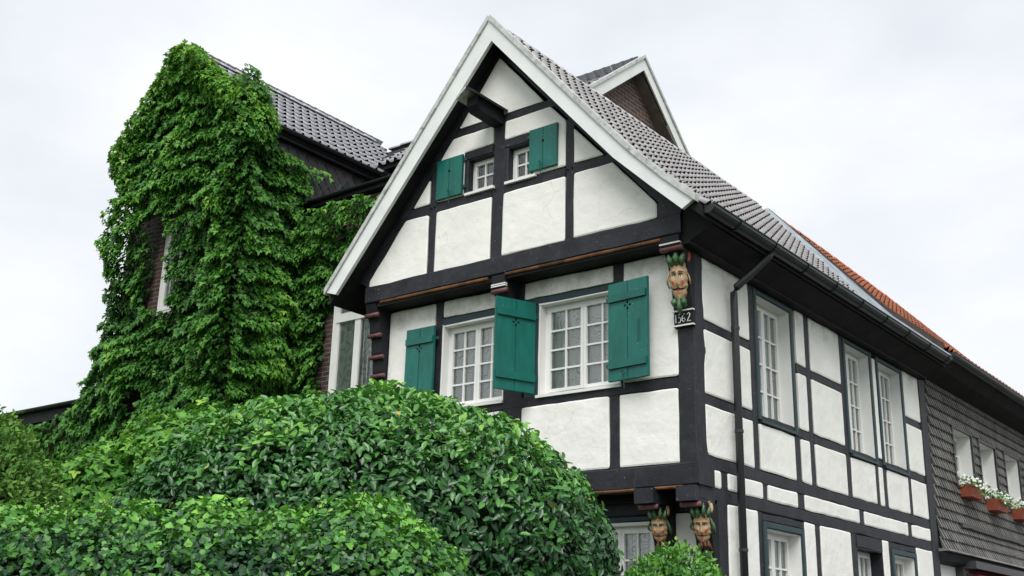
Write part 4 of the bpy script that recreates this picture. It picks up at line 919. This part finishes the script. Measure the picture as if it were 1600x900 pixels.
flower_box(12.15, 12.85, 4.06, 'terracotta box of white flowers at the picture edge, farthest along the slate wall')

# ================================================================== PLANTS
def inpoly(x, y, poly):
    c = np.zeros(len(x), bool); n = len(poly)
    for i in range(n):
        x0, y0 = poly[i]; x1, y1 = poly[i - 1]
        k = ((y0 > y) != (y1 > y)) & (x < (x1 - x0) * (y - y0) / ((y1 - y0) if y1 != y0 else 1e-9) + x0); c ^= k
    return c
def creeper_on(T, nrm, poly, density, holes=(), base=.05, bulge=.42, seed=1.0, scale=.100, s1=.75, s2=2.1, vstretch=.6):
    """hanging leaves over a wall region; T maps (u,w,v)"""
    us = [p[0] for p in poly]; vs = [p[1] for p in poly]; n = int((max(us) - min(us)) * (max(vs) - min(vs)) * density)
    u = nrg.uniform(min(us), max(us), n); v = nrg.uniform(min(vs), max(vs), n); ok = inpoly(u, v, poly)
    for h in holes: ok &= ~inpoly(u, v, h)
    u, v = u[ok], v[ok]; n = len(u)
    q = np.stack([u, v * vstretch, np.zeros(n) + seed], 1)
    b1 = fbm(q, s1, seed, 2); b2 = fbm(np.stack([u, v * .9, np.zeros(n)], 1), s2, seed + 5, 2)
    # each clump hangs like a tongue: thick at its lower half
    saw = np.mod((v + .35 * fbm(np.stack([u, v * .3, np.zeros(n)], 1), 1.3, seed + 11, 2)) / .42, 1.0)
    th = base + bulge * np.clip(b1 * 1.1 + .35, 0, 1.25) + .16 * b2 + .13 * (1 - saw) ** 1.5
    layer = nrg.random(n); depth = np.where(layer < .55, nrg.uniform(0, .06, n), nrg.uniform(.03, .24, n)); w_ = np.maximum(.015, th - depth)
    P = np.array([T(a, b, c) for a, b, c in zip(u, w_, v)])
    nv = np.array(nrm); N_ = unit(nv * .75 + np.array([0, 0, .62]) + nrg.normal(size=(n, 3)) * .27)
    D = unit(np.array([0, 0, -1.]) * .95 + nv * .55 + nrg.normal(size=(n, 3)) * .30)
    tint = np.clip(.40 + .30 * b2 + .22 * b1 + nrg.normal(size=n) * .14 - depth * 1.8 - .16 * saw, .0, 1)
    return P, N_, D, nrg.uniform(.6, 1.25, n) * scale, tint
def merge(*A): return [np.concatenate(x) for x in zip(*A)]
vine1 = thing('creeper', (-10.2, 0, 0), 'thick green creeper covering the whole gable end and corner of the brick house', 'climbing plant')
PA = [(-12.0, 2.2), (-8.25, 2.2), (-8.2, 9.2), (-7.95, 9.75), (-8.35, 10.35), (-8.95, 10.75), (-9.3, 11.25), (-9.9, 11.75), (-10.6, 11.75), (-10.85, 11.2), (-11.2, 10.8), (-11.65, 10.2), (-11.55, 9.65), (-11.2, 9.3), (-11.25, 8.8), (-11.5, 7.8), (-11.65, 7.1), (-11.8, 6.5), (-11.9, 5.6), (-12.0, 4.4)]
holesA = [[(-10.46, 6.85), (-9.80, 6.75), (-9.78, 8.1), (-10.0, 8.5), (-10.42, 8.4)], [(-10.45, 4.3), (-10.0, 4.3), (-10.0, 5.4), (-10.35, 5.5)]]
a1 = creeper_on(front(.08), (0, -1, 0), PA, 1500, holesA, base=.14, bulge=.36, seed=2.3)
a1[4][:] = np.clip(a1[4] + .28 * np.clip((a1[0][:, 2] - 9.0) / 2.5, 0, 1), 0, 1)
a2 = creeper_on(side(VX1 + .02), (1, 0, 0), [(-.05, 2.2), (1.40, 2.2), (1.40, 8.0), (1.12, 8.5), (1.2, 9.0), (1.1, 9.40), (.5, 9.58), (.0, 9.7), (-.05, 9.7)], 1400, base=.06, bulge=.26, seed=7.1)
a3 = creeper_on(front(.05), (0, -1, 0), [(-8.6, 2.2), (-8.2, 2.2), (-8.05, 9.6), (-8.6, 9.9)], 1400, base=.10, bulge=.35, seed=4.4)
a4 = creeper_on(side(-8.5), (.9, -.2, 0), [(-.35, 9.3), (.35, 9.35), (.3, 10.1), (-.1, 10.7), (-.35, 10.7)], 700, base=.25, bulge=.35, seed=9.4)
# thin strands trailing over the slates
def tuft(c, r, n, out=(0.3, -1, 0.25)):
    q = unit(nrg.normal(size=(n, 3))); P = np.array(c) + q * np.array(r) * nrg.uniform(.78, 1.03, (n, 1)); o_ = np.array(out)
    N_ = unit(q * .7 + np.array([0, 0, .6]) + nrg.normal(size=(n, 3)) * .25); D = unit(q * .6 + np.array([0, 0, -.8]) + nrg.normal(size=(n, 3)) * .3)
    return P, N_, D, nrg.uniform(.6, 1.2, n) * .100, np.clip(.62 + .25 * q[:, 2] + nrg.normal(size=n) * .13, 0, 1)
tufts = []
for k in range(9):      # over both verges of the gable
    t = k / 8
    tufts.append(tuft((-10.2 - 1.58 * t, -.08, 11.62 - 1.50 * t + .03 * math.sin(k * 2.3)), (.34 + .06 * math.sin(k * 1.7), .26, .26), 330))
    if t < .95: tufts.append(tuft((-10.2 + 1.95 * t, -.10, 11.60 - 1.66 * t), (.30 + .05 * math.sin(k * 2.9), .26, .24), 320))
for c, r in (((-8.30, -.05, 10.12), (.36, .30, .34)), ((-8.62, .0, 10.42), (.34, .30, .30)), ((-8.12, .05, 9.72), (.30, .36, .36)), ((-11.75, -.05, 9.85), (.28, .28, .40)), ((-11.55, .0, 9.45), (.25, .26, .34)), ((-10.25, -.05, 11.62), (.42, .30, .20))): tufts.append(tuft(c, r, 620))
a5 = creeper_on(side(VX1 + .06), (1, 0, 0), [(1.1, 9.45), (1.75, 9.40), (1.7, 9.2), (1.55, 9.3), (1.45, 9.05), (1.3, 9.25), (1.1, 9.1)], 260, base=.02, bulge=.06, seed=3.3, scale=.10)
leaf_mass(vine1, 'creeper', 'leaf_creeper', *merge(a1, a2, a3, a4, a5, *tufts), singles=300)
mbt = MB()
for x0 in (-11.2, -9.6, -8.9):
    mbt.tube([(x0 + .25 * math.sin(k * .9 + x0), .04, k * .8) for k in range(12)], [.07 - .004 * k for k in range(12)], 7)
mbt.build('stem', 'bark', vine1, smooth=True)
vine2 = thing('creeper', (-7.5, 1.3, 0), 'green creeper on the recessed brick wall beside the white casement window', 'climbing plant')
b1_ = creeper_on(front(1.40), (0, -1, 0), [(-8.45, 2.2), (-5.3, 2.2), (-5.3, 8.4), (-8.45, 8.42)], 1350, [[(-7.50, 2.2), (-5.95, 2.2), (-5.9, 6.75), (-6.2, 7.0), (-7.2, 7.02), (-7.55, 6.6)]], base=.03, bulge=.34, seed=5.2)
leaf_mass(vine2, 'creeper', 'leaf_creeper', *b1_, singles=100); MB().tube([(-8.1, 1.36, 0), (-8.0, 1.36, 2), (-8.2, 1.36, 4.5), (-7.8, 1.36, 7.5)], [.06, .05, .04, .02], 7).build('stem', 'bark', vine2, smooth=True)
vine3 = thing('creeper', (-15, .6, 0), 'green creeper hanging over the front of the low annexe', 'climbing plant')
c1_ = creeper_on(front(.72), (0, -1, 0), [(-19, 2.0), (-11.6, 2.0), (-11.6, 5.5), (-13.6, 5.5), (-14.3, 5.3), (-15.0, 5.45), (-19, 5.3)], 1000, [[(-14.7, 3.4), (-14.25, 3.4), (-14.25, 4.6), (-14.6, 4.7)]], base=.05, bulge=.40, seed=6.2)
leaf_mass(vine3, 'creeper', 'leaf_creeper', *c1_); MB().tube([(-13.1, .70, 0), (-13.0, .70, 2), (-13.2, .70, 5.0)], [.06, .05, .03], 7).build('stem', 'bark', vine3, smooth=True)

def trunk(parent, base, h, r, n=4, spread=.5, seed=1):
    rr = random.Random(seed); mb = MB(); b = Vector(base)
    for k in range(n):
        a = rr.uniform(0, 6.28); t = b + Vector((math.cos(a) * spread, math.sin(a) * spread, h)); m1 = b.lerp(t, .5) + Vector((rr.uniform(-.1, .1), rr.uniform(-.1, .1), 0))
        mb.tube([b + Vector((math.cos(a), math.sin(a), 0)) * r * .6, b.lerp(m1, .5), m1, t], [r, r * .8, r * .6, r * .25], 7)
    return mb.build('trunk', 'bark', parent, smooth=True)
def bush(name, label, cat, ells, kind, material, density, size, seed, up=.35, out=.5, rough=.10, rs=1.4, zmin=.3, singles=0, trunkh=1.6, tintbase=.42, tr=.06, toplight=.25, shrink=.30, flat=1.0, fineamp=.09):
    c = ells[0][0]; p = W3(c[0], c[1], 0); o = thing(name, tuple(p), label, cat)
    P, N_, I = blob_points(ells, density, seed, rough, fineamp, rs, zmin); n = len(P); r = np.random.default_rng(seed + 50)
    rand = r.normal(size=(n, 3)); tang = unit(np.cross(N_, rand))
    Nn = unit(N_ * flat + np.array([0, 0, .55]) + r.normal(size=(n, 3)) * .42); D = unit(tang * .9 + N_ * out + np.array([0, 0, up]) + r.normal(size=(n, 3)) * .2)
    zt = (P[:, 2] - P[:, 2].min()) / (np.ptp(P[:, 2]) + 1e-6)
    tint = np.clip(tintbase + .30 * I[:, 1] + toplight * (N_[:, 2]) + r.normal(size=n) * .15 - I[:, 0] * .7, .0, .965)  # upward leaves paler, undersides and inner ones darker: young growth plus painted-in shade
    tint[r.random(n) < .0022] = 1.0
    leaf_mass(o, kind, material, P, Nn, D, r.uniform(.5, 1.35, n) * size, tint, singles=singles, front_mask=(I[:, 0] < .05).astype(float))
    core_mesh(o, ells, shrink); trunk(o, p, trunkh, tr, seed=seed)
    return o
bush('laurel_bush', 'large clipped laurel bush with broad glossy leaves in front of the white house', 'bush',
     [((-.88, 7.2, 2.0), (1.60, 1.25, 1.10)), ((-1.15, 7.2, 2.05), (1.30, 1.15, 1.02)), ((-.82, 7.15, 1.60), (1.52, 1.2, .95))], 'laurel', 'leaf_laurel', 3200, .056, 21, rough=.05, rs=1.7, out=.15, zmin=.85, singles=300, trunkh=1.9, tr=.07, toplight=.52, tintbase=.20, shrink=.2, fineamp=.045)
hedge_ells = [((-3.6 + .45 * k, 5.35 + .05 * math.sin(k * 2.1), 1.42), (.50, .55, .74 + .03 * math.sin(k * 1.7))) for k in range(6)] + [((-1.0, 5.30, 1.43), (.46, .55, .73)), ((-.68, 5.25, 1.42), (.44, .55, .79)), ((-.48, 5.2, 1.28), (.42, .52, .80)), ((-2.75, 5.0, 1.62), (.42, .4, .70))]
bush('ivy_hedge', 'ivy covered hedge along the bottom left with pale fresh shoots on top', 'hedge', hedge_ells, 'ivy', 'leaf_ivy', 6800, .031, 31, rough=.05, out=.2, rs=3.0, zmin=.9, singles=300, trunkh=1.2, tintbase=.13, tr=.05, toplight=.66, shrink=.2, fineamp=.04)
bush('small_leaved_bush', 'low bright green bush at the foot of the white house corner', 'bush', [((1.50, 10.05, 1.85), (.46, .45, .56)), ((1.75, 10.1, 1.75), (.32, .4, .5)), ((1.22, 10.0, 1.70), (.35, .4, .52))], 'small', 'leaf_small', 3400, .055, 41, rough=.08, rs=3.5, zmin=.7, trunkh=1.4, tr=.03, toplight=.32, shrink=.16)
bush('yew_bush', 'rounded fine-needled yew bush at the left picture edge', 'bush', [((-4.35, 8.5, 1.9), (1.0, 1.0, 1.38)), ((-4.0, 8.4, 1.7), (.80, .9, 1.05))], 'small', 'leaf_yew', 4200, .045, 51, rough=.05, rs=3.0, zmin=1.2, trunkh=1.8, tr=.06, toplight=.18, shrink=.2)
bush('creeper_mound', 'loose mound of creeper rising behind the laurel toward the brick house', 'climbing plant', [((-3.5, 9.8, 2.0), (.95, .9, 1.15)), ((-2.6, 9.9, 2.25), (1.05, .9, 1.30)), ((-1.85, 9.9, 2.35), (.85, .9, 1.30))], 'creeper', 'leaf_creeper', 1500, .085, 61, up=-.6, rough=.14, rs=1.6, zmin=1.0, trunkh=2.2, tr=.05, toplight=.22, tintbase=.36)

# stray pale shoots standing out of the hedge top
sp_P, sp_N, sp_D, sp_S, sp_T = [], [], [], [], []; stems = MB(); r_ = np.random.default_rng(77); hedge = [o for o in COL.objects if o.name == 'ivy_hedge'][0]
for k in range(34):
    sx = r_.uniform(-2.9, -.15); top = 2.13 if sx < -.9 else 2.2 if sx < -.5 else 2.2 - (sx + .5) * .8
    b0 = W3(sx, 5.05 + r_.uniform(-.15, .35), top - .05); dv = unit(np.array([r_.normal() * .5, r_.normal() * .5, 1.0])); ln = r_.uniform(.05, .15)
    stems.tube([Vector(b0), Vector(b0 + dv * ln)], [.0028, .0014], 5)
    for q in range(int(ln / .016)):
        sp_P.append(b0 + dv * ln * (.25 + .75 * q / (ln / .016))); sp_N.append(unit(np.array([r_.normal() * .5, r_.normal() * .5 - .3, 1]))); sp_D.append(unit(np.array([r_.normal(), r_.normal(), .5]))); sp_S.append(r_.uniform(.018, .034)); sp_T.append(r_.uniform(.78, 1))
leaf_mass(hedge, 'ivy', 'leaf_ivy', np.array(sp_P), np.array(sp_N), np.array(sp_D), np.array(sp_S), np.array(sp_T), name='shoots'); stems.build('shoot_stems', 'bark', hedge)['kind'] = 'stuff'
